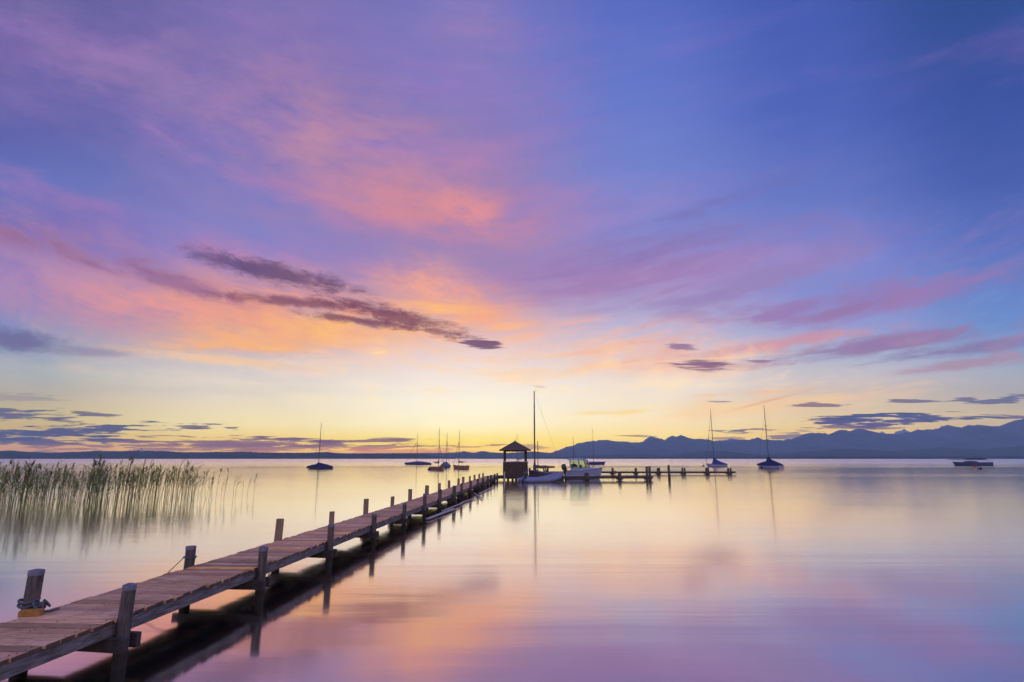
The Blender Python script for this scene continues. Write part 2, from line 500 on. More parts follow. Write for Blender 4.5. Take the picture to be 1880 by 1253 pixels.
class MB:
    """collects shapes; build() links them as ONE mesh object"""

    def __init__(self):
        self.v, self.f, self.tones = [], [], []

    def add(self, verts, faces, tone=None):
        o = len(self.v)
        self.v += [tuple(p) for p in verts]
        for f in faces:
            self.f.append(tuple(i + o for i in f))
            self.tones.append(tone or (1, 1, 1))

    def box(self, c, size, ax=None, tone=None, bevel=0.0, end=None):
        """box with centre, full size and optional axes (three unit vectors)"""
        c = Vector(c)
        ax = ax or (Vector((1, 0, 0)), Vector((0, 1, 0)), Vector((0, 0, 1)))
        hx, hy, hz = (s / 2 for s in size)
        if bevel <= 0:
            vs = [c + ax[0] * (sx * hx) + ax[1] * (sy * hy) + ax[2] * (sz * hz)
                  for sz in (-1, 1) for sy in (-1, 1) for sx in (-1, 1)]
            self.add(vs, [(0, 2, 3, 1), (4, 5, 7, 6), (0, 1, 5, 4), (2, 6, 7, 3), (0, 4, 6, 2), (1, 3, 7, 5)], tone)
            return
        b = min(bevel, hx * 0.9, hy * 0.9, hz * 0.9)
        bm = bmesh.new()
        bmesh.ops.create_cube(bm, size=1.0)
        for v in bm.verts:
            v.co = Vector((v.co.x * size[0], v.co.y * size[1], v.co.z * size[2]))
        bmesh.ops.bevel(bm, geom=bm.edges[:], offset=b, segments=2, affect='EDGES', profile=0.6)
        bm.verts.ensure_lookup_table()
        vs = [c + ax[0] * v.co.x + ax[1] * v.co.y + ax[2] * v.co.z for v in bm.verts]
        fs = [tuple(v.index for v in f.verts) for f in bm.faces]
        bm.free()
        if end is None:
            self.add(vs, fs, tone)
            return
        o = len(self.v)                      # weathered end grain keeps its own tone
        for f in fs:
            nrm_ = (vs[f[1]] - vs[f[0]]).cross(vs[f[2]] - vs[f[0]]).normalized()
            self.f.append(tuple(i + o for i in f))
            self.tones.append(end if abs(nrm_.dot(ax[0])) > 0.5 else tone)
        self.v += [tuple(p) for p in vs]

    def tube(self, pts, radii, n=10, caps=True, tone=None, squash=1.0):
        pts = [Vector(p) for p in pts]
        if not isinstance(radii, (list, tuple)):
            radii = [radii] * len(pts)
        vs, fs = [], []
        ref = None
        for i, p in enumerate(pts):
            t = (pts[min(i + 1, len(pts) - 1)] - pts[max(i - 1, 0)]).normalized()
            if ref is None:
                ref = Vector((0, 0, 1)) if abs(t.z) < 0.9 else Vector((1, 0, 0))
            a = (ref - t * ref.dot(t)).normalized()
            b = t.cross(a)
            ref = a
            for k in range(n):
                th = 2 * math.pi * k / n
                vs.append(p + (a * (math.cos(th) * squash) + b * math.sin(th)) * radii[i])
        for i in range(len(pts) - 1):
            for k in range(n):
                k2 = (k + 1) % n
                fs.append((i * n + k, i * n + k2, (i + 1) * n + k2, (i + 1) * n + k))
        if caps:
            fs.append(tuple(range(n - 1, -1, -1)))
            fs.append(tuple((len(pts) - 1) * n + k for k in range(n)))
        self.add(vs, fs, tone)

    def loft(self, rings, closed=True, caps=True, tone=None):
        n = len(rings[0])
        vs = [p for r in rings for p in r]
        fs = []
        for i in range(len(rings) - 1):
            for k in range(n if closed else n - 1):
                k2 = (k + 1) % n
                fs.append((i * n + k, i * n + k2, (i + 1) * n + k2, (i + 1) * n + k))
        if caps:
            fs.append(tuple(range(n - 1, -1, -1)))
            fs.append(tuple((len(rings) - 1) * n + k for k in range(n)))
        self.add(vs, fs, tone)

    def sphere(self, c, r, n=12, m=8, sz=1.0):
        rings = []
        for i in range(1, m):
            th = math.pi * i / m
            rings.append([Vector(c) + Vector((r * math.sin(th) * math.cos(2 * math.pi * k / n),
                                              r * math.sin(th) * math.sin(2 * math.pi * k / n), -r * sz * math.cos(th))) for k in range(n)])
        self.loft(rings)

    def build(self, name, mat, parent=None, smooth_angle=None, tones=False, loc=None, merge=True):
        me = bpy.data.meshes.new(name)
        me.from_pydata(self.v, [], self.f)
        if tones:
            ca = me.color_attributes.new("tone", 'FLOAT_COLOR', 'CORNER')
            i = 0
            for pi, p in enumerate(me.polygons):
                for _ in range(p.loop_total):
                    ca.data[i].color = (*self.tones[pi], 1)
                    i += 1
        bm = bmesh.new()
        bm.from_mesh(me)
        bmesh.ops.recalc_face_normals(bm, faces=bm.faces[:])
        bm.to_mesh(me)
        bm.free()
        if smooth_angle:
            me.polygons.foreach_set('use_smooth', [True] * len(me.polygons))
            me.set_sharp_from_angle(angle=math.radians(smooth_angle))
        me.materials.append(MATS[mat])
        ob = bpy.data.objects.new(name, me)
        COL.objects.link(ob)
        if parent is not None:
            ob.parent = parent
        if loc is not None:
            ob.location = loc
        return ob


def tag(o, label, cat, group=None):
    o["label"] = label
    o["category"] = cat
    if group:
        o["group"] = group
    return o


def thing(name, label, cat, loc=(0, 0, 0), rotz=0.0, group=None):
    o = bpy.data.objects.new(name, None)
    o.empty_display_size = 0.2
    COL.objects.link(o)
    o.location = loc
    o.rotation_euler = (0, 0, rotz)
    return tag(o, label, cat, group)


def struct(o, kind="structure"):
    o["kind"] = kind
    return o


def bez(a, b, t):
    return a + (b - a) * t


def interp(tab, x):
    if x <= tab[0][0]:
        return tab[0][1]
    for (x0, y0), (x1, y1) in zip(tab, tab[1:]):
        if x <= x1:
            return y0 + (y1 - y0) * (x - x0) / (x1 - x0)
    return tab[-1][1]


# ------------------------------------------------------------------ lake and far shores
mb = MB()
radii = [0.0]
r = 3.0
while r < 60000:
    radii.append(r)
    r *= 1.45
radii.append(62000.0)
SEG = 64
vs = [Vector((0, 0, 0))]
fs = []
for i, rr in enumerate(radii[1:]):
    for k in range(SEG):
        a = 2 * math.pi * k / SEG
        vs.append(Vector((rr * math.cos(a), rr * math.sin(a), 0)))
for k in range(SEG):
    fs.append((0, 1 + k, 1 + (k + 1) % SEG))
for i in range(len(radii) - 2):
    for k in range(SEG):
        a, b = 1 + i * SEG + k, 1 + i * SEG + (k + 1) % SEG
        fs.append((a, a + SEG, b + SEG, b))
mb.add(vs, fs)
lake = struct(mb.build("water", "lake_water"))
lake["label"] = "calm lake with a smooth reflecting surface"


def hnoise(x, seed, octv=4):
    """cheap repeatable 1-D value noise in -1..1"""
    s = 0.0
    amp = 1.0
    for o in range(octv):
        xi = math.floor(x)
        f = x - xi
        f = f * f * (3 - 2 * f)
        a = math.sin((xi + seed * 17.3 + o * 5.1) * 127.1) * 43758.5453
        b = math.sin((xi + 1 + seed * 17.3 + o * 5.1) * 127.1) * 43758.5453
        a -= math.floor(a)
        b -= math.floor(b)
        s += amp * ((a + (b - a) * f) * 2 - 1)
        x *= 2.13
        amp *= 0.5
    return s / 1.9


def ridge(name, prof, Y, depth, mat, rough, seed, px0, px1, step=3.0, bumps=0.0, rows=7, crag=0.0):
    """hill range: crest heights from the skyline, slopes running down to the lake"""
    crest = []
    px = px0
    while px <= px1:
        py = interp(prof, px)
        p = at_depth(px, py, Y)
        # bearings outside the frame keep a plain spacing
        p.z = max(p.z * (1 + rough * hnoise(px * 0.11, seed) + rough * 2.6 * (abs(hnoise(px * 0.27, seed + 11, 5)) - 0.25)) + bumps * abs(hnoise(px * 0.9, seed + 3, 3)), 4.0)
        if crag:
            p.z += crag * (0.45 - abs(hnoise(px * 0.075, seed + 20, 5))) * 2.0 * min(1.0, p.z / 350.0)
        crest.append(p)
        px += step
    rings = []
    for i, p in enumerate(crest):
        ring = []
        for j in range(rows + 1):                      # front slope
            t = j / rows
            spur = 0.22 * hnoise(p.x / (depth * 0.5) * 3.0 + t * 1.3, seed + 9, 3) * math.sin(math.pi * t)
            z = p.z * max(0.0, t ** 0.85 + spur)
            ring.append(Vector((p.x * (1 - (1 - t) * depth / Y * 0.6), Y - depth * (1 - t), min(z, p.z * (0.55 + 0.45 * t)) - (6.0 if j == 0 else 0))))
        ring.append(Vector((p.x, Y + depth * 0.35, p.z * 0.55)))
        ring.append(Vector((p.x, Y + depth * 0.8, -6.0)))
        rings.append(ring)
    b = MB()
    b.loft(rings, closed=False, caps=False)
    return struct(b.build(name, mat, smooth_angle=60))


main_prof = [(940, 836), (1010, 833), (1040, 822), (1060, 816), (1080, 812), (1095, 810), (1110, 809), (1130, 812), (1150, 812), (1183, 813), (1188, 806), (1195, 803),
             (1205, 806), (1215, 807), (1222, 811), (1228, 803), (1236, 800), (1250, 800), (1262, 805), (1275, 808), (1290, 807),
             (1310, 810), (1330, 811), (1350, 808), (1370, 809), (1390, 805), (1405, 808), (1420, 810), (1440, 810), (1460, 805),
             (1475, 798), (1490, 796), (1510, 797), (1525, 797), (1535, 792), (1545, 790), (1560, 792), (1580, 789), (1600, 794),
             (1615, 798), (1632, 798), (1640, 799), (1660, 796), (1680, 792), (1700, 790), (1720, 790), (1740, 782), (1755, 787),
             (1765, 789), (1778, 782), (1800, 783), (1825, 785), (1845, 782), (1860, 775), (1880, 771), (1920, 764), (1980, 772), (2060, 780), (2150, 800)]
far_prof = [(1300, 815), (1335, 809), (1345, 804.5), (1356, 809), (1380, 812), (1560, 800), (1605, 797), (1618, 791.5), (1630, 798), (1640, 796), (1652, 792), (1660, 789.5),
            (1672, 795), (1700, 799), (1735, 783), (1741, 780.5), (1752, 787), (1765, 794), (1900, 800)]
foot_prof = [(980, 841), (1040, 838), (1150, 834), (1230, 837), (1285, 828), (1330, 829), (1400, 835), (1480, 829), (1560, 824), (1640, 829),
             (1730, 822), (1800, 826), (1880, 818), (2000, 820), (2150, 830)]
left_prof = [(-320, 832), (-100, 830), (0, 828.5), (15, 828), (50, 830), (80, 831.5), (110, 831.5), (150, 830), (180, 828.5), (220, 829), (255, 827.8), (300, 829),
             (340, 831), (375, 831), (400, 830.5), (440, 830), (480, 831.5), (520, 832), (560, 832), (600, 830.5), (615, 832.5), (660, 833), (720, 832.8), (775, 834.5), (800, 838), (830, 841)]
mid_prof = [(600, 836), (660, 834), (720, 832.5), (770, 832), (820, 832), (846, 830.5), (852, 828.5), (862, 831), (872, 832), (881, 829), (890, 828.5), (900, 831), (930, 832), (980, 829), (1000, 831),
            (1040, 834), (1100, 836)]
shore_prof = [(880, 841.6), (1000, 840.6), (1100, 840.2), (1300, 839.6), (1500, 839), (1700, 839), (1880, 838.2), (2150, 838)]
ridge("mountains", main_prof, 16500.0, 5200.0, "mountain_rock", 0.02, 3, 940, 2150, step=2.0, crag=30.0)
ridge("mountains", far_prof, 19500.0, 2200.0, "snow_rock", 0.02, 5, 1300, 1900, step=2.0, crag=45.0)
ridge("hills", foot_prof, 10500.0, 2600.0, "forest_slope", 0.03, 8, 980, 2150)
ridge("hills", mid_prof, 13500.0, 1800.0, "forest_slope", 0.01, 4, 600, 1100)
ridge("hills", left_prof, 6800.0, 900.0, "forest_slope", 0.02, 6, -320, 830, step=1.5, bumps=9.0)
ridge("hills", shore_prof, 6000.0, 260.0, "forest_slope", 0.05, 7, 880, 2150, step=2.0, bumps=5.0)

# even air round everything
m = bpy.data.materials.new("air")
m.use_nodes = True
N.tree = m.node_tree
for n in list(N.tree.nodes):
    N.tree.nodes.remove(n)
_o = N.tree.nodes.new("ShaderNodeOutputMaterial")
_v = N.tree.nodes.new("ShaderNodeVolumePrincipled")
_v.inputs['Color'].default_value = (0.52, 0.80, 1.0, 1)
_v.inputs['Density'].default_value = HAZE_DENSITY
_v.inputs['Anisotropy'].default_value = 0.0
N.tree.links.new(_v.outputs[0], _o.inputs['Volume'])
MATS["air"] = m
mb = MB()
mb.box((0, (HAZE_REACH - 2600) / 2, (HAZE_TOP - 1) / 2), (2 * HAZE_REACH, HAZE_REACH + 2600, HAZE_TOP + 1))
hz = struct(mb.build("haze", "air"), "stuff")
hz["label"] = "thin even haze over the lake"
hz.display_type = 'WIRE'

# ------------------------------------------------------------------ materials of the built things
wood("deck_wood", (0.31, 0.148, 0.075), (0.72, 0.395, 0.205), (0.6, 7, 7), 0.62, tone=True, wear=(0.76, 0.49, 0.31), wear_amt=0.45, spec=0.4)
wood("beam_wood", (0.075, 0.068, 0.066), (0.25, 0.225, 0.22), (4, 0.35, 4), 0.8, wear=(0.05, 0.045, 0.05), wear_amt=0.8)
wood("warm_lit_pile", (0.15, 0.10, 0.065), (0.36, 0.25, 0.16), (4, 4, 0.4), 0.8, wear=(0.40, 0.27, 0.15), wear_amt=0.5, wet=True)  # left-row piles: warm light on them is put into the wood colour
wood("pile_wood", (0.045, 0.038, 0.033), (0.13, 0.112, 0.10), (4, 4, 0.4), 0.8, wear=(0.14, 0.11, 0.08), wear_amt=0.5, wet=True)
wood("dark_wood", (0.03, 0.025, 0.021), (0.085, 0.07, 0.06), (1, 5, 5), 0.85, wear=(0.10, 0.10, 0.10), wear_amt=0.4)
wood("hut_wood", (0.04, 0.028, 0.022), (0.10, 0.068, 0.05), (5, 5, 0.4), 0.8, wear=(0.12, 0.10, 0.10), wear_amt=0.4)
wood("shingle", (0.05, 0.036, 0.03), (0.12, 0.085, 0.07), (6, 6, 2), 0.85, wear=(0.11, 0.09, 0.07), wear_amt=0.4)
wood("ochre_wood", (0.24, 0.10, 0.025), (0.42, 0.20, 0.05), (1, 6, 6), 0.7, wear=(0.16, 0.10, 0.05), wear_amt=0.5)
wood("pale_wood", (0.32, 0.26, 0.24), (0.60, 0.52, 0.50), (0.7, 6, 6), 0.7, wear=(0.22, 0.18, 0.17), wear_amt=0.4)
wood("red_wood", (0.17, 0.07, 0.05), (0.30, 0.13, 0.09), (0.5, 4, 6), 0.45, wear=(0.12, 0.05, 0.04), wear_amt=0.4, spec=0.5)
plain("cap_metal", (0.15, 0.155, 0.20), 0.5, 0.3, 9.0, metallic=0.6)
plain("steel", (0.30, 0.31, 0.34), 0.4, 0.2, 6.0, metallic=0.7)
plain("mast_metal", (0.10, 0.095, 0.10), 0.5, 0.2, 2.0, metallic=0.2)
plain("rope_grey", (0.085, 0.09, 0.11), 0.9, 0.3, 30.0)
plain("blue_hull", (0.05, 0.075, 0.14), 0.55, 0.10, 1.2, spec=0.2, bmp=0.03)
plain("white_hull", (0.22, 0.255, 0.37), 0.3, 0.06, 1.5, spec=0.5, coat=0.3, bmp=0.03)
plain("grey_hull", (0.10, 0.105, 0.125), 0.5, 0.10, 1.2, spec=0.3, bmp=0.03)
plain("navy_cover", (0.025, 0.032, 0.09), 0.8, 0.3, 2.0, spec=0.2)
plain("blue_cover", (0.045, 0.06, 0.19), 0.8, 0.3, 2.0, spec=0.2)
plain("violet_cover", (0.085, 0.07, 0.16), 0.85, 0.25, 2.0, spec=0.2)
plain("slate_cover", (0.11, 0.13, 0.21), 0.8, 0.3, 2.0, spec=0.2)
plain("sail_cloth", (0.16, 0.11, 0.10), 0.9, 0.3, 4.0, spec=0.2)
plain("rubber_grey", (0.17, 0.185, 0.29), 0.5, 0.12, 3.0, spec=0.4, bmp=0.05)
plain("black_rubber", (0.02, 0.02, 0.024), 0.6, 0.3, 5.0)
plain("engine_black", (0.035, 0.035, 0.045), 0.35, 0.3, 5.0, coat=0.3)
plain("buoy_dark", (0.03, 0.025, 0.03), 0.5, 0.3, 6.0)
plain("buoy_red", (0.34, 0.06, 0.045), 0.5, 0.25, 6.0)
plain("plaster", (0.42, 0.41, 0.42), 0.9, 0.1, 0.1)
plain("reed_green", (0.15, 0.185, 0.05), 0.75, 0.6, 4.0, spec=0.25, bmp=0.0)
plain("reed_plume", (0.15, 0.11, 0.075), 0.9, 0.3, 20.0, spec=0.1, bmp=0.0)

# tinted cabin glass: one looks through it
m, out = new_mat("tinted_glass")
g = N.tree.nodes.new("ShaderNodeBsdfGlass")
g.inputs['Color'].default_value = (0.86, 0.93, 0.78, 1)
g.inputs['IOR'].default_value = 1.02
g.inputs['Roughness'].default_value = 0.02
N.tree.links.new(g.outputs[0], out.inputs['Surface'])
MATS["tinted_glass"] = m

# ------------------------------------------------------------------ the long jetty
DECK = 0.50


def edge_r(y):
    return -4.78 + 0.0765 * y - 0.00045 * y * y if y < 40 else -4.78 + 0.0765 * 40 - 0.72 + (y - 40) * 0.0505


def edge_l(y):
    return edge_r(y) - 1.08


JEND = 60.0
jetty = thing("jetty", "long narrow plank jetty on wooden piles running out across the lake to the open hut", "jetty", (-4.6, 3.0, 0))


def J(x, y, z):
    return Vector((x + 4.6, y - 3.0, z))


# planks (one mesh: the boards are the deck's pattern)
mb = MB()
y = 1.2
k = 0
ochre_rows = {9.55: 1, 11.75: 1, 12.6: 1, 14.1: 1, 17.3: 1}
while y < JEND:
    w = 0.145 + 0.02 * random.random()
    mid = y + w / 2
    slope = (edge_r(mid + 0.5) - edge_r(mid - 0.5))
    ax = Vector((1, -slope * 0.6 + random.uniform(-0.006, 0.006), random.uniform(-0.006, 0.006))).normalized()
    ay = Vector((0, 0, 1)).cross(ax).normalized()
    az = ax.cross(ay)
    t = random.choice((0.50, 0.66, 0.8, 0.9, 1.0, 1.05, 1.2))
    t *= random.uniform(0.92, 1.08)
    tone = (t, t * random.uniform(0.92, 1.02), t * random.uniform(0.9, 1.06))
    if any(abs(mid - q) < 0.085 for q in ochre_rows):
        tone = (1.5, 1.28, 0.62)
    elif random.random() < 0.05:
        tone = (1.35, 1.32, 1.30)
    cx = (edge_r(mid) + edge_l(mid)) / 2 + random.uniform(-0.015, 0.015)
    ln = edge_r(mid) - edge_l(mid) + random.uniform(-0.03, 0.05)
    mb.box(J(cx, mid, DECK - 0.02 + random.uniform(-0.004, 0.004)), (ln, w - 0.002, 0.04), (ax, ay, az), tone, bevel=0.005, end=(0.2, 0.21, 0.2))
    if mid < 22:                              # two nails at each end
        for ex_ in (-ln / 2 + 0.06, ln / 2 - 0.06, 0.0):
            for ey_ in (-0.035, 0.035):
                q = J(cx, mid, DECK + 0.0015) + ax * (ex_ + random.uniform(-.008, .008)) + ay * (ey_ + random.uniform(-.006, .006))
                mb.box(q, (0.008, 0.008, 0.006), (ax, ay, az), (0.10, 0.09, 0.09))
    y += w + (0.013 if random.random() < 0.75 else 0.026)
mb.build("deck", "deck_wood", jetty, tones=True)

for side in ("r", "l"):
    e = edge_r if side == "r" else edge_l
    off = -0.05 if side == "r" else 0.05
    mb = MB()
    y = 1.2
    while y < JEND:
        y2 = min(y + 3.08, JEND)
        a = Vector((e(y) + off, y + 0.004, 0))
        b = Vector((e(y2) + off, y2 - 0.004, 0))
        d = (b - a)
        L = d.length
        d.normalize()
        sx = d.cross(Vector((0, 0, 1)))
        c = (a + b) / 2
        jit = random.uniform(-0.012, 0.012)
        mb.box(J(c.x + jit, c.y, DECK - 0.044 - 0.065), (0.075, L, 0.128), (sx, d, Vector((0, 0, 1))), bevel=0.008)
        y = y2
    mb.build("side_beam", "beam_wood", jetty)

# middle runner under the planks
mb = MB()
for y in range(2, int(JEND), 3):
    a = Vector(((edge_r(y) + edge_l(y)) / 2, y, 0))
    b = Vector(((edge_r(y + 3) + edge_l(y + 3)) / 2, y + 2.99, 0))
    d = (b - a)
    L = d.length
    d.normalize()
    c = (a + b) / 2
    mb.box(J(c.x, c.y, DECK - 0.044 - 0.06), (0.07, L, 0.115), (d.cross(Vector((0, 0, 1))), d, Vector((0, 0, 1))))
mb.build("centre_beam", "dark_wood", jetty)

RIGHT = [(-4.21, 6.68, 0.83), (-4.0, 9.66, 0.79), (-3.81, 12.54, 0.83), (-3.62, 15.58, 0.76), (-3.42, 18.83, 0.81), (-3.24, 21.88, 0.91), (-3.07, 25.0, 0.92), (-2.87, 28.89, 0.9),
         (-2.72, 31.75, 0.9), (-2.54, 35.8, 0.89), (-2.35, 40.12, 0.85), (-2.18, 43.57, 0.84), (-1.99, 47.38, 0.81), (-1.83, 50.43, 0.83), (-1.63, 54.39, 0.8), (-1.47, 57.59, 0.81)]
LEFT = [(-5.44, 6.91, 0.94), (-5.25, 9.78, 0.79), (-5.04, 12.9, 0.92), (-4.85, 15.91, 0.81), (-4.67, 18.89, 0.94), (-4.48, 22.06, 0.81), (-4.32, 24.97, 0.93), (-4.13, 28.66, 0.92),
        (-3.96, 32.03, 0.9), (-3.81, 35.41, 0.91), (-3.62, 39.7, 0.88), (-3.5, 42.2, 0.91), (-3.31, 45.88, 0.86), (-3.14, 49.23, 0.87), (-2.96, 52.88, 0.85), (-2.79, 56.33, 0.84)]


def pile(parent, p, top, r, lean, cap, mat="pile_wood", cap_mat="cap_metal", origin=(0, 0, 0)):
    """round post: foot below the water, slightly tapered and out of true"""
    o = Vector(origin)
    n = 16
    base = Vector((p[0], p[1], -1.3))
    tip = Vector((p[0] + lean[0], p[1] + lean[1], top))
    ks = (0.0, 0.3, 0.55, 0.75, 0.9, 1.0)
    b = MB()
    b.tube([base.lerp(tip, t) + Vector((random.uniform(-.004, .004), random.uniform(-.004, .004), 0)) - o for t in ks],
           [r * (1.12 - 0.12 * t + random.uniform(-0.02, 0.02)) for t in ks], n)
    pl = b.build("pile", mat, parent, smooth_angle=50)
    if cap:
        d = (tip - base).normalized()
        c = MB()
        tilt = Vector((random.uniform(-.05, .05), random.uniform(-.05, .05), 0))
        c.tube([tip - d * 0.04 - o, tip - d * 0.02 - o, tip + d * 0.010 - o + tilt * 0.02, tip + d * 0.014 - o], [r * 1.04, r * 1.045, r * 1.04, r * 0.6], n)
        c.build("pile_cap", cap_mat, pl, smooth_angle=40)
    return pl


RR = [0.067, 0.067, 0.066, 0.066, 0.062, 0.068, 0.076, 0.088, 0.066, 0.08, 0.085, 0.09, 0.09, 0.085, 0.085, 0.085]
RL = [0.076, 0.076, 0.08, 0.068, 0.08, 0.07, 0.085, 0.1, 0.078, 0.08, 0.08, 0.095, 0.075, 0.09, 0.085, 0.085]
o = (-4.6, 3.0, 0)
for i, ((xr, yr, zr), (xl, yl, zl)) in enumerate(zip(RIGHT, LEFT)):
    er, el = edge_r(yr), edge_l(yl)
    xr, xl = er + RR[i] + 0.012, el - RL[i] - 0.012
    lean = (random.uniform(-0.015, 0.02), random.uniform(-0.02, 0.02))
    pile(jetty, (xr - lean[0], yr - lean[1]), zr, RR[i], lean, i < 6, origin=o)
    lean = [(0.03, 0.03), (0.005, 0.0), (0.045, 0.02)][i] if i < 3 else (random.uniform(-0.02, 0.02), 0)
    pile(jetty, (xl - lean[0], yl - lean[1]), zl, RL[i], lean, i < 2, "pile_wood" if i < 2 else "warm_lit_pile", origin=o)
    # pair of cross timbers clasping the two piles
    for s in (-1, 1):
        a = Vector((xr + 0.11, yr + s * 0.105, 0.255))
        b = Vector((xl - 0.11, yl + s * 0.105, 0.255))
        d = (a - b)
        L = d.length
        d.normalize()
        c = (a + b) / 2
        q = MB()
        q.box(J(c.x, c.y, c.z), (L, 0.07, 0.15), (d, Vector((0, 0, 1)).cross(d), Vector((0, 0, 1))), bevel=0.010)
        q.build("cross_beam", "dark_wood", jetty)
# first pair, outside the frame at the shore end
for x, yy in ((edge_r(3.6) + 0.1, 3.6), (edge_l(3.8) - 0.1, 3.8)):
    pile(jetty, (x, yy), 0.8, 0.085, (0, 0), True, origin=o)

# rope and block on the near left pile
px_, py_ = edge_l(6.91) - 0.105, 6.89
mb = MB()
for turn in range(2):
    z = DECK + 0.085 + 0.045 * turn
    mb.tube([(px_ + 0.090 * math.cos(t * 0.314), py_ + 0.090 * math.sin(t * 0.314), z + 0.012 * math.sin(t * 0.7)) for t in range(21)], 0.014, 8)
mb.tube([(px_ + 0.10, py_ - 0.07, z), (px_ + 0.15, py_ - 0.09, z - 0.05), (px_ + 0.17, py_ - 0.05, DECK + 0.02), (px_ + 0.24, py_ + 0.02, DECK + 0.018), (px_ + 0.30, py_ + 0.08, DECK + 0.03)], 0.014, 8)
for q in range(5):
    c = Vector((px_ + 0.12 + 0.025 * math.cos(q * 1.3), py_ - 0.02 + 0.03 * q, DECK + 0.06 + 0.025 * math.sin(q * 2.1)))
    mb.tube([c + Vector((0.035 * math.cos(t * 0.7), 0.02 * math.sin(t * 0.7), 0.035 * math.sin(t * 0.7 + q))) for t in range(10)], 0.012, 7)
tag(mb.build("mooring_rope", "rope_grey", smooth_angle=60), "thick grey rope wound and knotted round the nearest left pile of the jetty", "rope")
mb = MB()
mb.box((px_ + 0.15, py_ - 0.13, DECK + 0.035), (0.21, 0.10, 0.065), (Vector((0.96, 0.26, 0)), Vector((-0.26, 0.96, 0)), Vector((0, 0, 1))), bevel=0.006)
tag(mb.build("wooden_block", "ochre_wood"), "ochre wooden block lying on the deck edge at the foot of the roped pile", "block")
# thin line on the second left pile running down to the water
px2, py2 = edge_l(9.78) - 0.09, 9.78
mb = MB()
mb.tube([(px2 + 0.098 * math.cos(t * 0.35), py2 + 0.098 * math.sin(t * 0.35), DECK + 0.13 + 0.004 * t % 0.01) for t in range(19)], 0.008, 6)
mb.tube([(px2 - 0.09, py2, DECK + 0.13), (px2 - 0.22, py2 - 0.2, 0.42), (px2 - 0.42, py2 - 0.55, 0.16), (px2 - 0.55, py2 - 0.8, -0.05)], 0.007, 6)
mb.sphere((px2 + 0.10, py2 - 0.03, DECK + 0.12), 0.018, 8, 6)
tag(mb.build("mooring_line", "rope_grey", smooth_angle=60), "thin dark line tied round the second left pile and slanting into the water", "rope")

# loose boards lying along the right-hand piles, just above the water
BOARDS = [((785, 953), (833, 934.5), 0.15, 0.05, "wide pale loose board floating at the front beside the right jetty piles"),
          ((812, 938.5), (850, 923.5), 0.07, 0.05, "thin pale pole floating past the seventh and eighth right piles"),
          ((846, 924.0), (873, 914.5), 0.08, 0.05, "pale pole floating behind the front boards by the right piles"),
          ((870, 905.5), (885, 915.0), 0.08, 0.05, "short board floating crosswise between the far right piles"),
          ((880, 907.0), (907, 894.0), 0.08, 0.05, "farthest pale pole floating along the right piles near the hut")]
for (x0, y0), (x1, y1), w, z, lab in BOARDS:
    a, b = on_water(x0, y0, z), on_water(x1, y1, z + 0.02)
    d = b - a
    L = d.length
    d.normalize()
    sx = d.cross(Vector((0, 0, 1))).normalized()
    c = (a + b) / 2
    mb = MB()
    mb.box((0, 0, 0), (w, L, 0.045), (sx, d, sx.cross(d)), bevel=0.012)
    tag(mb.build("floating_board", "pale_wood", loc=c), lab, "board", "loose boards floating by the jetty")

# ------------------------------------------------------------------ the open hut at the end of the jetty
HY = 59.6
hx0, hx1 = -0.80, 1.33                       # front posts
hut = thing("hut", "open wooden hut with a brown pyramid roof and boarded parapet at the jetty end", "hut", (0.25, HY, 0))
HB = 2.5                                     # depth
DK_Z = 0.46


def Hh(x, y, z):
    return Vector((x - 0.25, y - HY, z))


mb = MB()                                     # platform boards
xx = -2.1
while xx < 2.3:
    mb.box(Hh(xx + 0.075, HY + HB / 2 + 0.1, DK_Z - 0.02), (0.145, HB + 0.9, 0.045), bevel=0.004)
    xx += 0.153
mb.build("platform", "dark_wood", hut)
mb = MB()
mb.box(Hh(0.1, HY - 0.36, DK_Z - 0.15), (4.5, 0.08, 0.2), bevel=0.01)
mb.box(Hh(0.1, HY + HB + 0.5, DK_Z - 0.15), (4.5, 0.08, 0.2), bevel=0.01)
mb.box(Hh(0.1, HY + HB / 2, DK_Z - 0.15), (4.5, 0.08, 0.2), bevel=0.01)
mb.build("platform_beam", "dark_wood", hut)
for x in (-1.9, -0.78, -0.42, 0.05, 0.42, 0.78, 1.2, 2.1):
    for yy in (HY - 0.25, HY + HB + 0.35):
        pile(hut, (x + random.uniform(-.05, .05), yy), DK_Z - 0.26, 0.10, (0, 0), False, "dark_wood", origin=(0.25, HY, 0))
for (x, yy) in ((hx0, HY), (hx1, HY), (hx0 + 0.08, HY + HB), (hx1 + 0.2, HY + HB)):
    mb = MB()
    mb.box(Hh(x, yy, (DK_Z + 3.1) / 2), (0.15, 0.15, 3.1 - DK_Z), bevel=0.012)
    mb.build("post", "hut_wood", hut)
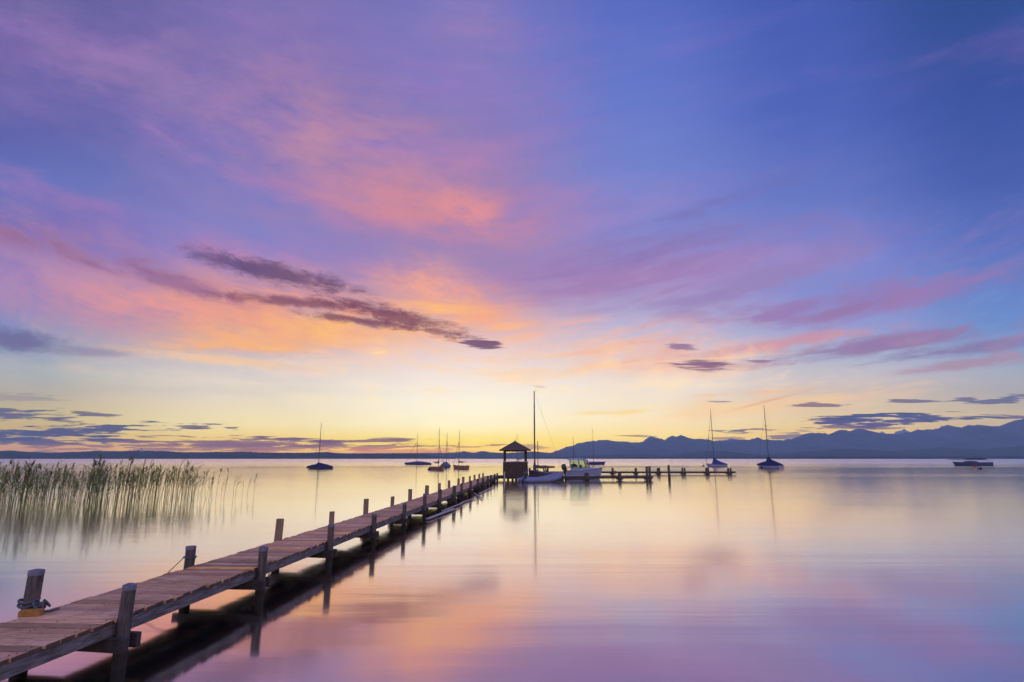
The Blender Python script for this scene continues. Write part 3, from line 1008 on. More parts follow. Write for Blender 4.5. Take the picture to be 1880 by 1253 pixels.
# boarded parapet, vertical boards with cover strips
x0, x1 = hx0 - 0.1, hx1 + 0.13
for (name, p0, p1) in (("f", (x0, HY - 0.09), (x1, HY - 0.09)), ("r", (x1, HY - 0.09), (x1 + 0.2, HY + HB)), ("l", (x0, HY - 0.09), (x0 + 0.05, HY + HB))):
    a, b = Vector((*p0, 0)), Vector((*p1, 0))
    d = (b - a)
    L = d.length
    d.normalize()
    nn = d.cross(Vector((0, 0, 1)))
    mb = MB()
    kk = int(L / 0.15)
    for i in range(kk):
        c = a + d * (L * (i + 0.5) / kk)
        z0 = DK_Z - (0.12 if name == "f" else 0.0) - random.uniform(0, 0.02)
        mb.box(Hh(c.x, c.y, (z0 + 1.86) / 2), (L / kk - 0.012, 0.03, 1.86 - z0), (d, nn, Vector((0, 0, 1))))
        cc = a + d * (L * i / kk)
        mb.box(Hh(cc.x + nn.x * 0.022, cc.y + nn.y * 0.022, (DK_Z + 1.84) / 2), (0.05, 0.02, 1.84 - DK_Z), (d, nn, Vector((0, 0, 1))))
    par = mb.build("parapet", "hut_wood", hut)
    mb = MB()
    c = (a + b) / 2
    mb.box(Hh(c.x, c.y, 1.895), (L + 0.1, 0.13, 0.06), (d, nn, Vector((0, 0, 1))), bevel=0.008)
    mb.build("rail", "pale_wood" if name == "f" else "hut_wood", par)
# pyramid roof: shingled courses
cx, cy = (hx0 + hx1) / 2 + 0.05, HY + HB / 2
mb = MB()
rows = 14
ex, ey, ez, az_ = 1.66, 1.80, 3.06, 4.02
for i in range(rows):
    t0, t1 = i / rows, (i + 1) / rows
    z0 = ez + (az_ - ez) * t0
    z1 = ez + (az_ - ez) * t1 + 0.02
    r0x, r0y = ex * (1 - t0), ey * (1 - t0)
    r1x, r1y = max(ex * (1 - t1), 0.02), max(ey * (1 - t1), 0.02)
    ring = lambda rx, ry, z: [Hh(cx - rx, cy - ry, z), Hh(cx + rx, cy - ry, z), Hh(cx + rx, cy + ry, z), Hh(cx - rx, cy + ry, z)]
    mb.loft([ring(r0x - 0.03, r0y - 0.03, z0 - 0.05), ring(r0x, r0y, z0), ring(r1x, r1y, z1)], caps=True)
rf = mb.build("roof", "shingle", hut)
mb = MB()
mb.tube([Hh(cx, cy, az_ - 0.05), Hh(cx, cy, az_ + 0.05), Hh(cx, cy, az_ + 0.11)], [0.05, 0.06, 0.01], 8)
mb.build("finial", "shingle", rf)
mb = MB()
for s in (-1, 1):
    mb.box(Hh(cx, cy + s * 1.25, 3.0), (2.4, 0.1, 0.14), bevel=0.01)
    mb.box(Hh(cx + s * 1.1, cy, 2.985), (0.1, 2.7, 0.12), bevel=0.01)
mb.build("roof_beam", "hut_wood", hut)

# ------------------------------------------------------------------ side gangways on piles
NY, FY = 60.8, 83.0
near_w = thing("gangway", "dark plank gangway on paired piles reaching right from the hut behind the rubber dinghy", "gangway", (2.3, NY, 0))
far_w = thing("gangway", "longer farther beam gangway on paired piles ending right below the blue sailboat", "gangway", (4.0, FY, 0))


def walkway(t, org, x0, x1, Y, z, pairs, tall, pale_to=None):
    mb = MB()
    mb.box((((x0 + x1) / 2) - org[0], 0, z), (x1 - x0, 0.50, 0.13), bevel=0.02)
    for s in (-1, 1):
        mb.box((((x0 + x1) / 2) - org[0], s * 0.22, z - 0.12), (x1 - x0 - 0.1, 0.09, 0.12), bevel=0.01)
    mb.build("beam", "dark_wood", t)
    for i, (xs, top) in enumerate(pairs):
        for x in xs:
            pile(t, (x, Y - 0.33), top + random.uniform(-.04, .04), 0.12, (random.uniform(-.02, .02), 0), False, "pile_wood", origin=org)
        pile(t, (sum(xs) / len(xs) + 0.02, Y + 0.33), top + random.uniform(-.05, .0), 0.11, (0, 0), False, "pile_wood", origin=org)
        mb = MB()
        mb.box((sum(xs) / len(xs) - org[0], 0, z - 0.22), (0.62 if len(xs) > 1 else 0.55, 0.95, 0.17), bevel=0.01)
        mb.build("cross_beam", "dark_wood", t)


def X_at(px, Y):
    return at_depth(px, 870, Y).x


walkway(near_w, (2.3, NY, 0), 2.0, X_at(1198, NY), NY, 0.36,
        [((X_at(1074.5, NY), X_at(1078.5, NY)), 0.78), ((X_at(1137, NY),), 0.90), ((X_at(1186.5, NY), X_at(1191.7, NY)), 1.42)], 0)
walkway(far_w, (4.0, FY, 0), 3.2, X_at(1350, FY), FY, 0.36,
        [((X_at(1124.5, FY),), 0.92), ((X_at(1167.3, FY),), 0.92), ((X_at(1206.5, FY), X_at(1209.8, FY)), 0.92), ((X_at(1252, FY), X_at(1256, FY)), 0.90),
         ((X_at(1296.5, FY), X_at(1299, FY)), 0.92), ((X_at(1336, FY), X_at(1340.5, FY)), 0.92)], 0)
# pale plank on the near gangway beside the motor boat
mb = MB()
mb.box((0, 0, 0), (3.1, 0.3, 0.05), bevel=0.01)
tag(mb.build("plank", "pale_wood", loc=((X_at(1038, NY) + X_at(1092, NY)) / 2, NY - 0.06, 0.36 + 0.095)), "pale plank lying on the near gangway in front of the motor boat", "plank")
# lone posts
for px, top_py, Y, r, lab in ((1227.5, 854.5, 63.5, 0.14, "tallest lone dark post standing in open water between the two gangways"),
                              (968.0, 861.0, 63.0, 0.10, "thin dark post just right of the hut parapet"),
                              (972.5, 859.5, 64.5, 0.11, "second dark post right of the hut, left of the tall mast"),
                              (987.0, 862.0, 64.0, 0.11, "dark post close behind the moored sailing dinghy, right of its mast"),
                              (1005.5, 858.8, 66.0, 0.11, "dark mooring post with a round knob between the dinghy and the motor boat"),
                              (926.3, 866.5, 59.0, 0.07, "slim pale post at the left front corner of the hut")):
    p = at_depth(px, top_py, Y)
    mb = MB()
    mb.tube([(0, 0, -1.2), (0.01, 0, 0.2), (-0.01, 0, p.z * 0.7), (0, 0, p.z)], [r * 1.1, r, r * 0.97, r * 0.93], 12)
    if "knob" in lab:
        mb.tube([(0, 0, p.z), (0, 0, p.z + 0.05), (0, 0, p.z + 0.10), (0, 0, p.z + 0.2)], [r * 0.7, r * 1.6, r * 1.7, r * 0.8], 12)
    tag(mb.build("mooring_post", "pale_wood" if "pale" in lab else "pile_wood", smooth_angle=50, loc=(p.x, Y, 0)), lab, "post", "single posts around the gangways")
for px0, py0, px1, py1, lab in ((995, 855, 999.5, 866, "left one of two slanting dark poles behind the sailing dinghy"), (999, 854.7, 1003, 866, "right one of two slanting dark poles behind the sailing dinghy")):
    a, b = at_depth(px0, py0, 66.5), at_depth(px1, py1, 66.5)
    d = (b - a)
    b = b + d * (b.z + 0.9) / max(-d.z, 0.01)
    mb = MB()
    mb.tube([a, (a + b) / 2, b], [0.075, 0.08, 0.085], 10)
    tag(mb.build("mooring_pole", "pile_wood", smooth_angle=50), lab, "pole", "slanting poles")

# ------------------------------------------------------------------ boats
def hull_rings(L, B, F, draft, stern=0.75, rake=0.35, sheer=0.25, n=14, wide=0.42):
    rings = []
    for i in range(n + 1):
        t = i / n
        if t < wide:
            f = stern + (1 - stern) * math.sin(t / wide * math.pi / 2)
        else:
            f = max(1 - ((t - wide) / (1 - wide)) ** 2.3, 0.0) ** 0.85
        b = max(B / 2 * f, 0.015)
        zs = F * (1 + sheer * max(0, (t - 0.35) / 0.65) ** 2 + 0.06 * (1 - t) ** 2)
        d = draft * (1 - 0.55 * t ** 3)
        x = -L / 2 + L * t
        xt = x + rake * max(0, (t - 0.55) / 0.45) ** 2
        half = [(b, zs, 1.0), (b * 0.985, zs * 0.55, 0.55), (b * 0.90, 0.06, 0.1), (b * 0.55, -d * 0.65, 0), (0.0, -d, 0)]
        ring = [Vector((x + (xt - x) * k, yv, zv)) for yv, zv, k in half]
        ring += [Vector((x + (xt - x) * k, -yv, zv)) for yv, zv, k in reversed(half[:-1])]
        ring.append(Vector((xt, 0, zs + 0.035 * min(1, b * 3))))
        rings.append(ring)
    return rings


def hull(parent, mat, L, B, F, draft=0.3, rail=None, **kw):
    b = MB()
    R = hull_rings(L, B, F, draft, **kw)
    b.loft(R)
    h = b.build("hull", mat, parent, smooth_angle=35)
    if rail:
        b = MB()
        for idx in (0, -2):
            b.tube([r[idx] for r in R], 0.035, 6)
        b.build("rub_rail", rail, h, smooth_angle=60)
    return h, R


def mast(parent, x, z0, z1, r=0.055, spreaders=(), stays=(), boom=None, mat="mast_metal", vane=True):
    b = MB()
    b.tube([(x, 0, z0), (x, 0, z0 + (z1 - z0) * 0.6), (x, 0, z1)], [r, r * 0.95, r * 0.6], 8)
    if vane:
        b.tube([(x, 0, z1 - 0.02), (x - 0.25, 0, z1 + 0.1)], 0.018, 5)
    m_ = b.build("mast", mat, parent, smooth_angle=60)
    for z, w in spreaders:
        b = MB()
        b.tube([(x, -w, z), (x, 0, z + 0.03), (x, w, z)], 0.024, 6)
        b.build("spreader", mat, m_)
    for (p, q, rr) in stays:
        b = MB()
        b.tube([p, q], rr, 5)
        b.build("stay", mat, m_)
    if boom:
        (bx, bz, rr) = boom
        b = MB()
        b.tube([(x, 0, bz), (x + bx, 0, bz + 0.03)], rr * 0.5, 8)
        bo = b.build("boom", mat, parent, smooth_angle=60)
        b = MB()
        k = [(x + bx * t, 0.015 * math.sin(t * 9), bz + rr * 0.8 + 0.03 * math.sin(t * 14)) for t in (0.02, 0.15, 0.3, 0.45, 0.6, 0.75, 0.9, 0.98)]
        b.tube(k, [rr * 1.7, rr * 1.5, rr * 1.25, rr * 1.2, rr * 1.0, rr * 0.95, rr * 0.8, rr * 0.4], 8, squash=1.2)
        b.tube([(x, 0, bz), (x, 0, bz + rr * 3.5), (x, 0, bz + rr * 9)], [rr * 1.5, rr * 1.1, rr * 0.5], 8)
        b.build("furled_sail", "sail_cloth", bo, smooth_angle=60)
    return m_


def tent(parent, mat, R, prof, over=0.06, sag=0.5, name="cover"):
    """cloth cover from gunwale to gunwale; prof gives ridge height along the boat (0 stern .. 1 bow)"""
    b = MB()
    rings = []
    n = len(R)
    for i, r in enumerate(R):
        t = i / (n - 1)
        top = interp(prof, t)
        if top <= 0:
            continue
        s = r[0]
        yb, zs, x = s.y + over, s.z, s.x
        ridge = zs + top
        ring = [Vector((x, yb, zs - 0.14)), Vector((x, yb, zs + 0.015))]
        for k in (0.75, 0.5, 0.25):
            zz = zs + top * ((1 - k) ** (1 + sag * 0.6)) + random.uniform(-.015, .015)
            ring.append(Vector((x, yb * k, zz)))
        ring.append(Vector((x, 0, ridge)))
        ring += [Vector((x, -p.y, p.z + random.uniform(-.01, .01))) for p in reversed(ring[:-1])]
        rings.append(ring)
    b.loft(rings)
    return b.build(name, mat, parent, smooth_angle=40)


MOORED = "sailing boats moored out on the lake"


def place(px, py):
    p = on_water(px, py)
    return (p.x, p.y, 0.0)


def sloop(px, py, rot, label, L, B, F, hm, mx, mh, cover=None, cprof=None, boom=None, fore=0.0, fore_r=0.02, rail=None, spr=(), group=MOORED, mr=0.06, back=True, **kw):
    t = thing("sailboat", label, "sailboat", place(px, py), rot, group)
    _, R = hull(t, hm, L, B, F, rail=rail, **kw)
    mx_ = L * mx
    st = []
    if fore:
        bow = R[-1][0]
        st.append(((bow.x - 0.12, 0, bow.z), (mx_, 0, mh * fore), fore_r))
    if back:
        st.append(((-L / 2 + 0.05, 0, F), (mx_, 0, mh * 0.97), 0.012))
    for s in (-1, 1):
        st.append(((mx_ - 0.15, s * B * 0.46, F), (mx_, 0, mh * 0.75), 0.011))
    mast(t, mx_, F, mh, mr, spr, st, boom)
    if cover:
        tent(t, cover, R, cprof)
    return t, R


PI = math.pi
sloop(589, 861.3, PI + 0.12, "dark blue covered sailboat with a thin mast alone on the left of the open water", 5.0, 1.9, 0.42, "grey_hull", 0.11, 10.0,
      "navy_cover", [(0, 0.14), (0.25, 0.55), (0.45, 0.8), (0.62, 1.0), (0.72, 0.55), (0.85, 0.42), (1, 0.1)], mr=0.07)
sloop(768.5, 853.8, PI, "long low violet covered sailboat farthest out, third mast group from the left", 9.2, 2.4, 0.55, "violet_cover", 0.08, 11.4,
      "violet_cover", [(0, 0.08), (0.15, 0.4), (0.4, 0.7), (0.6, 0.72), (0.8, 0.4), (1, 0.05)], fore=0.75, fore_r=0.035, mr=0.075)
sloop(803, 863.3, -0.95, "red brown sailboat with a sagging furled boom, nearer of the two wooden ones", 4.6, 1.8, 0.62, "red_wood", 0.10, 8.3,
      boom=(-1.9, 1.35, 0.10), fore=0.62, fore_r=0.03, mr=0.06)
sloop(819, 858.4, PI / 2 - 0.15, "sailboat seen end on under a rounded blue cover between the two red brown boats", 6.0, 2.15, 0.45, "grey_hull", 0.05, 8.8,
      "slate_cover", [(0, 0.75), (0.3, 0.95), (0.6, 1.0), (0.85, 0.5), (1, 0.1)], fore=0.8, fore_r=0.03, mr=0.065)
sloop(845, 861.2, PI - 0.85, "red brown sailboat with a level furled boom, right of the blue covered boat", 4.8, 1.8, 0.68, "red_wood", 0.12, 8.5,
      boom=(-2.1, 1.4, 0.10), fore=0.72, fore_r=0.03, mr=0.06)
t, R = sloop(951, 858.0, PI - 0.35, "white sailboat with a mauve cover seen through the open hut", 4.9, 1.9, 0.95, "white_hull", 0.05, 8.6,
             "slate_cover", [(0, 0.12), (0.2, 0.3), (0.45, 0.62), (0.6, 0.6), (0.8, 0.2), (1, 0.03)], boom=(-1.5, 1.9, 0.07), fore=0.9, fore_r=0.025, mr=0.05)
sloop(1053.5, 857.5, PI / 2, "sailboat hidden behind the motor boat with only its mast and stays showing", 5.6, 1.9, 0.5, "grey_hull", 0.02, 8.2,
      "violet_cover", [(0, 0.2), (0.4, 0.5), (1, 0.1)], fore=0.75, mr=0.065)
sloop(1092, 853.6, 0.12, "violet covered sailboat half hidden behind the motor boat bow", 7.2, 2.0, 0.62, "violet_cover", -0.06, 13.2,
      "violet_cover", [(0, 0.3), (0.4, 0.5), (0.7, 0.42), (1, 0.22)], mr=0.075, sheer=0.45, rake=0.5)
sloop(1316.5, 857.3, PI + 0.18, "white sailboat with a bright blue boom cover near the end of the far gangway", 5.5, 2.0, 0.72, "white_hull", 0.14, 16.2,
      "blue_cover", [(0, 0.12), (0.2, 0.5), (0.4, 0.95), (0.55, 1.45), (0.64, 1.9), (0.7, 0.35), (0.74, 0.0), (1, 0.0)], fore=0.9, fore_r=0.045, mr=0.085, rake=0.6, spr=((7.5, 0.7),))
sloop(1413.5, 860.3, PI - 1.05, "white sailboat under a tall navy tent cover, rightmost standing mast", 6.0, 2.4, 0.72, "white_hull", 0.02, 14.6,
      "navy_cover", [(0, 0.35), (0.2, 0.8), (0.4, 1.25), (0.5, 1.9), (0.54, 2.6), (0.6, 1.0), (0.8, 0.6), (1, 0.1)], fore=0.85, mr=0.085, spr=((9.8, 0.8),))

# big yacht with its mast laid down
t = thing("yacht", "large grey blue yacht at far right with its mast lowered flat along the deck", "yacht", place(1786, 855.8), PI + 0.05, None)
_, R = hull(t, "blue_hull", 11.4, 3.0, 1.02, stern=0.8, rake=0.7, sheer=0.22, draft=0.5)
mb = MB()
rings = []
for tt, w, h in ((0, .55, .02), (0.06, .75, .34), (0.3, .85, .42), (0.55, .85, .46), (0.8, .7, .36), (1.0, .4, .04)):
    x = -1.6 + 4.6 * tt
    rings.append([Vector((x, -w, 1.0)), Vector((x, -w * 0.86, 1.03 + h)), Vector((x, 0, 1.1 + h)), Vector((x, w * 0.86, 1.03 + h)), Vector((x, w, 1.0))])
mb.loft(rings)
cb = mb.build("cabin", "blue_hull", t, smooth_angle=30)
for s in (-1, 1):
    mb = MB()
    mb.box((0.6, s * 0.79, 1.27), (1.9, 0.03, 0.16), bevel=0.01)
    mb.build("window", "engine_black", cb)
mb = MB()
mb.tube([(-4.8, 0.1, 1.95), (0, 0.05, 1.95), (7.9, 0, 1.98)], [0.09, 0.09, 0.07], 8)
mb.build("lowered_mast", "mast_metal", t)
mb = MB()
mb.tube([(-4.5, 0.1, 2.0), (-3.2, 0.12, 2.12), (-1.0, 0.1, 2.08), (1.2, 0.1, 2.1), (2.6, 0, 2.0)], [0.10, 0.2, 0.15, 0.17, 0.06], 8)
mb.build("furled_sail", "navy_cover", t)
mb = MB()
for s in (-1, 1):
    mb.tube([(-5.5, s * 1.15, 1.1), (-5.5, s * 1.15, 1.75)], 0.03, 6)
    mb.tube([(-4.5, s * 1.3, 1.1), (-4.5, s * 1.3, 1.7)], 0.025, 6)
    mb.tube([(-5.5, s * 1.15, 1.75), (-4.5, s * 1.3, 1.7), (0, s * 1.42, 1.65), (4.2, s * 0.7, 1.75), (6.1, 0, 1.95)], 0.018, 5)
    mb.tube([(0, s * 1.42, 1.05), (0, s * 1.42, 1.65)], 0.022, 6)
    mb.tube([(4.2, s * 0.7, 1.15), (4.2, s * 0.7, 1.75)], 0.022, 6)
mb.tube([(-5.5, -1.15, 1.75), (-5.5, 1.15, 1.75)], 0.025, 6)
mb.build("railing", "steel", t)
mb = MB()
mb.tube([(-5.2, 0, 1.0), (-5.2, 0, 1.9)], 0.08, 8)
mb.tube([(6.0, 0, 1.25), (6.0, 0, 1.98)], 0.05, 8)
mb.build("mast_support", "steel", t)

# sailing dinghy tied up beside the hut
t = thing("sailing_dinghy", "grey brown sailing dinghy with the tallest mast, tied up right of the hut", "sailboat", (X_at(1005, 62.9), 62.9, 0), PI - 0.08)
_, R = hull(t, "grey_hull", 3.5, 1.55, 0.72, stern=0.8, rake=0.3, sheer=0.42, rail="white_hull")
mb = MB()
inner = [[Vector((p.x * 0.9, p.y * 0.82, (p.z + 0.05) if k in (0, 8, 9) else max(p.z, 0.35))) for k, p in enumerate(r)] for r in R[1:-2]]
mb.loft([[r[0], r[8]] for r in inner], closed=False, caps=False)
mb.build("foredeck", "sail_cloth", t)
mast(t, 1.36, 0.6, 9.55, 0.085, ((4.75, 0.36), (7.6, 0.30)), (((1.36, 0.6, 0.95), (1.36, 0, 7.5), 0.010), ((1.36, -0.6, 0.95), (1.36, 0, 7.5), 0.010), ((-1.7, 0, 0.75), (1.36, 0, 9.4), 0.010)), boom=(-2.2, 1.25, 0.10))
mb = MB()
mb.box((1.36, 0, 1.2), (0.34, 0.42, 0.62), bevel=0.06)
mb.box((1.36, 0, 1.62), (0.22, 0.26, 0.30), bevel=0.06)
mb.tube([(1.0, 0.14, 0.9), (1.0, 0.14, 4.1)], 0.035, 6)
mb.build("mast_foot", "mast_metal", t, smooth_angle=50)

# rubber dinghy
t = thing("inflatable_boat", "grey inflatable dinghy with outboard motor floating in front of the hut gangway", "dinghy", (X_at(996, 56.2), 56.2, 0), 0.50)
Lr, wr, rr = 3.9, 0.72, 0.255
path, rad = [], []
for i in range(4):
    path.append((-Lr / 2 - 0.42 + 0.14 * i, wr, 0.20))
    rad.append((0.05, 0.14, 0.21, rr)[i])
N_ = 26
for i in range(N_ + 1):
    u = i / N_
    ang = PI * u
    # straight sides, round bow lifted at the nose
    if u < 0.32:
        x, yv = -Lr / 2 + (u / 0.32) * (Lr * 0.72), wr
    elif u > 0.68:
        x, yv = -Lr / 2 + ((1 - u) / 0.32) * (Lr * 0.72), -wr
    else:
        a = (u - 0.32) / 0.36 * PI
        x, yv = -Lr / 2 + Lr * 0.72 + math.sin(a) * Lr * 0.28, wr * math.cos(a)
    s = max(0.0, (x + 0.2) / (Lr / 2 + 0.2))
    path.append((x, yv, 0.20 + 0.50 * s ** 2.0))
    rad.append(rr)
for i in range(4):
    path.append((-Lr / 2 - 0.14 * i, -wr, 0.20))
    rad.append((rr, 0.21, 0.14, 0.05)[i])
mb = MB()
mb.tube(path, rad, 16)
tb = mb.build("air_tube", "rubber_grey", t, smooth_angle=60)
mb = MB()
for off in (0.10,):
    mb.tube([(p[0], p[1] * (1 + 0.20 * (1 if r_ > 0.2 else 0)), p[2] + 0.16) for p, r_ in list(zip(path, rad))[4:-4]], 0.018, 6)
mb.build("grab_line", "black_rubber", tb)
mb = MB()
mb.loft([[Vector((x, -wr, 0.16 + zz)), Vector((x, wr, 0.16 + zz)), Vector((x, wr * 0.6, 0.02 + zz)), Vector((x, -wr * 0.6, 0.02 + zz))] for x, zz in ((-Lr / 2 + 0.1, 0), (0, 0), (Lr * 0.25, 0.1), (Lr * 0.42, 0.42))])
mb.build("floor", "rubber_grey", t)
mb = MB()
mb.box((-Lr / 2 + 0.12, 0, 0.36), (0.06, 1.1, 0.45), bevel=0.01)
mb.build("transom", "white_hull", t)
mb = MB()
mb.box((0.1, 0, 0.48), (0.25, 1.35, 0.05), bevel=0.01)
mb.build("seat", "white_hull", t)


def outboard(parent, x, z, s=1.0, tilt=0.5, mat="engine_black"):
    e = MB()
    c, sn = math.cos(tilt), math.sin(tilt)
    ax = (Vector((c, 0, sn)), Vector((0, 1, 0)), Vector((-sn, 0, c)))
    o_ = Vector((x, 0, z))
    w = lambda a, b_, d: o_ + ax[0] * a * s + ax[1] * b_ * s + ax[2] * d * s
    rings = []
    for d, lx, ly in ((0.10, .10, .09), (0.16, .19, .14), (0.36, .21, .16), (0.52, .17, .14), (0.58, .08, .07)):
        rings.append([w(-0.08 + lx * math.cos(q * PI / 6), ly * math.sin(q * PI / 6), d) for q in range(12)])
    e.loft(rings)
    rings = []
    for d, lx, ly in ((0.14, .10, .07), (-0.25, .08, .045), (-0.52, .09, .04), (-0.72, .10, .03), (-0.78, .03, .02)):
        rings.append([w(-0.08 + lx * math.cos(q * PI / 6), ly * math.sin(q * PI / 6), d) for q in range(12)])
    e.loft(rings)
    e.tube([w(-0.20, 0, -0.58), w(0.10, 0, -0.58)], [0.05 * s, 0.04 * s], 8)
    e.box(w(0.06, 0, 0.02), (0.14 * s, 0.22 * s, 0.26 * s), ax)
    e.tube([w(0.1, 0, 0.2), w(0.5, 0.03, 0.27)], 0.025 * s, 6)
    eo = e.build("outboard_motor", mat, parent, smooth_angle=45)
    pr = MB()
    for q in range(3):
        an = q * 2 * PI / 3
        dv = ax[1] * math.cos(an) + ax[2] * math.sin(an)
        pr.box(w(-0.22, 0, -0.58) + dv * 0.07 * s, (0.02 * s, 0.06 * s, 0.13 * s), (ax[0], ax[0].cross(dv), dv))
    pr.build("propeller", "steel", eo)
    return eo


outboard(t, -Lr / 2 + 0.02, 0.52, 1.0, -0.45)

# cabin motor boat
t = thing("motor_boat", "white cabin motor boat with green tinted windows and dark outboard behind the near gangway", "motor boat", (X_at(1070, 64.2), 64.2, 0), -0.10)
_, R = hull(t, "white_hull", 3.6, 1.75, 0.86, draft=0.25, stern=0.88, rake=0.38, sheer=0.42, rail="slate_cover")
mb = MB()   # coachroof between wheelhouse and bow
mb.loft([[Vector((x, -w, z0)), Vector((x, -w * 0.85, z1)), Vector((x, 0, z1 + 0.05)), Vector((x, w * 0.85, z1)), Vector((x, w, z0))]
         for x, w, z0, z1 in ((-1.35, 0.70, 0.84, 1.22), (0.15, 0.72, 0.86, 1.25), (0.85, 0.62, 0.92, 1.24), (1.35, 0.36, 1.02, 1.18), (1.62, 0.12, 1.12, 1.17))])
dk = mb.build("cabin", "white_hull", t, smooth_angle=35)
# wheelhouse pillars, windows, roof
WH = [(-1.30, 0.66), (-0.35, 0.68), (0.42, 0.62), (0.80, 0.36)]      # plan of the glazing, starboard half
zt = 2.06
top_of = lambda x, w: (x - (0.10 if x < 0 else 0.32 * (x + 0.3)), w * 0.90)
mb = MB()
for s in (-1, 1):
    for (x, w) in WH:
        tx, tw = top_of(x, w)
        mb.tube([(x, s * w, 1.20), (tx, s * tw, zt)], 0.065, 6)
mb.build("window_frame", "white_hull", t)
for s in (-1, 1):
    for (xa, wa), (xb, wb) in zip(WH, WH[1:]):
        ta, tb_ = top_of(xa, wa), top_of(xb, wb)
        mb = MB()
        P4 = [Vector((xa, s * wa, 1.22)), Vector((xb, s * wb, 1.22)), Vector((tb_[0], s * tb_[1], zt - 0.02)), Vector((ta[0], s * ta[1], zt - 0.02))]
        nn = (P4[1] - P4[0]).cross(P4[3] - P4[0]).normalized() * 0.006
        mb.loft([[p - nn for p in P4], [p + nn for p in P4]])
        mb.build("window", "tinted_glass", t)
P4 = [Vector((WH[3][0], -WH[3][1], 1.22)), Vector((WH[3][0], WH[3][1], 1.22)), Vector((top_of(*WH[3])[0], top_of(*WH[3])[1], zt - 0.02)), Vector((top_of(*WH[3])[0], -top_of(*WH[3])[1], zt - 0.02))]
mb = MB()
mb.loft([P4, [p + Vector((0.01, 0, 0.004)) for p in P4]])
mb.build("windscreen", "tinted_glass", t)
mb = MB()
mb.loft([[Vector((x, -w, z)), Vector((x, -w * 0.8, z + th)), Vector((x, 0, z + th * 1.25)), Vector((x, w * 0.8, z + th)), Vector((x, w, z)), Vector((x, 0, z - 0.02))]
         for x, w, z, th in ((-1.66, 0.60, zt + 0.02, 0.05), (-1.5, 0.68, zt + 0.02, 0.12), (-0.5, 0.70, zt + 0.01, 0.15), (0.15, 0.64, zt - 0.02, 0.13), (0.62, 0.40, zt - 0.10, 0.06))])
rfm = mb.build("roof", "white_hull", t, smooth_angle=45)
mb = MB()
mb.tube([(-0.7, 0.2, zt + 0.1), (-0.75, 0.2, zt + 0.9)], 0.014, 5)
mb.tube([(0.1, 0, zt + 0.1), (0.1, 0, zt + 0.32)], 0.02, 5)
mb.build("aerial", "mast_metal", rfm)
mb = MB()
for s in (-1, 1):
    mb.tube([(0.75, s * 0.6, 1.05), (1.2, s * 0.45, 1.42), (1.95, s * 0.05, 1.55)], 0.016, 5)
mb.build("bow_rail", "steel", t)
mb = MB()
mb.box((-1.1, 0, 1.2), (0.12, 0.9, 0.5), bevel=0.03)
mb.box((-0.25, -0.3, 1.28), (0.3, 0.35, 0.55), bevel=0.06)
mb.build("seat", "engine_black", t)
outboard(t, -1.88, 0.86, 1.35, 0.15)

# mooring buoys
for px, py, r, mat, lab in ((564.5, 859.6, 0.30, "buoy_dark", "dark round buoy left of the dark blue covered sailboat"),
                            (743.3, 852.6, 0.30, "buoy_dark", "tiny dark buoy left of the long violet covered boat"),
                            (787.3, 863.2, 0.26, "buoy_dark", "black buoy left of the nearer red brown sailboat"),
                            (818.8, 860.8, 0.22, "buoy_dark", "small dark buoy below the rounded blue cover"),
                            (1291.4, 856.6, 0.32, "buoy_dark", "dark buoy left of the white sailboat with the bright blue cover"),
                            (1397.6, 860.2, 0.30, "buoy_dark", "black buoy left of the sailboat under the tall navy tent"),
                            (1790.5, 858.2, 0.32, "buoy_red", "dull red buoy floating beside the grey blue yacht"),
                            (1800.5, 861.5, 0.30, "buoy_dark", "dark buoy with a ring handle in front of the grey blue yacht")):
    p = on_water(px, py)
    mb = MB()
    mb.sphere((0, 0, 0.12), r, 14, 9, 0.85)
    mb.tube([(0, 0, 0.12 + r * 0.8), (0, 0, 0.12 + r * 1.2), (0.08, 0, 0.12 + r * 1.35)], 0.035, 6)
    if "handle" in lab:
        mb.sphere((-0.55, 0, 0.06), r * 0.55, 10, 7)
        mb.tube([(-0.5, 0, 0.1), (0, 0, 0.2)], 0.04, 6)
    tag(mb.build("mooring_buoy", mat, smooth_angle=60, loc=(p.x, p.y, 0)), lab, "buoy", "mooring buoys")
p = at_depth(1129, 867.6, FY - 0.55)
mb = MB()
mb.sphere((0, 0, 0), 0.24, 14, 9, 1.1)
mb.tube([(0, 0, 0.2), (0.03, 0.1, 0.42), (0, 0.3, 0.5)], 0.02, 6)
tag(mb.build("fender", "buoy_red", smooth_angle=60, loc=p), "red ball fender hanging at the first pile of the far gangway", "fender")

# church on the far left shore
p = at_depth(259.5, 828.5, 6650.0)
ch = thing("church", "tiny pale church with a pointed tower on the wooded far shore, above the reeds", "church", (p.x, 6650.0, p.z - 12))
mb = MB()
mb.box((0, 0, 14), (8, 8, 28))
tw = mb.build("tower", "plaster", ch)
mb = MB()
mb.loft([[Vector((-4.4, -4.4, 28)), Vector((4.4, -4.4, 28)), Vector((4.4, 4.4, 28)), Vector((-4.4, 4.4, 28))], [Vector((-.3, -.3, 45)), Vector((.3, -.3, 45)), Vector((.3, .3, 45)), Vector((-.3, .3, 45))]])
mb.build("spire", "shingle", tw)
mb = MB()
mb.loft([[Vector((x, -7, 6)), Vector((x, 7, 6)), Vector((x, 7, 14)), Vector((x, 0, 21)), Vector((x, -7, 14))] for x in (5, 32)])
mb.build("nave", "plaster", ch)

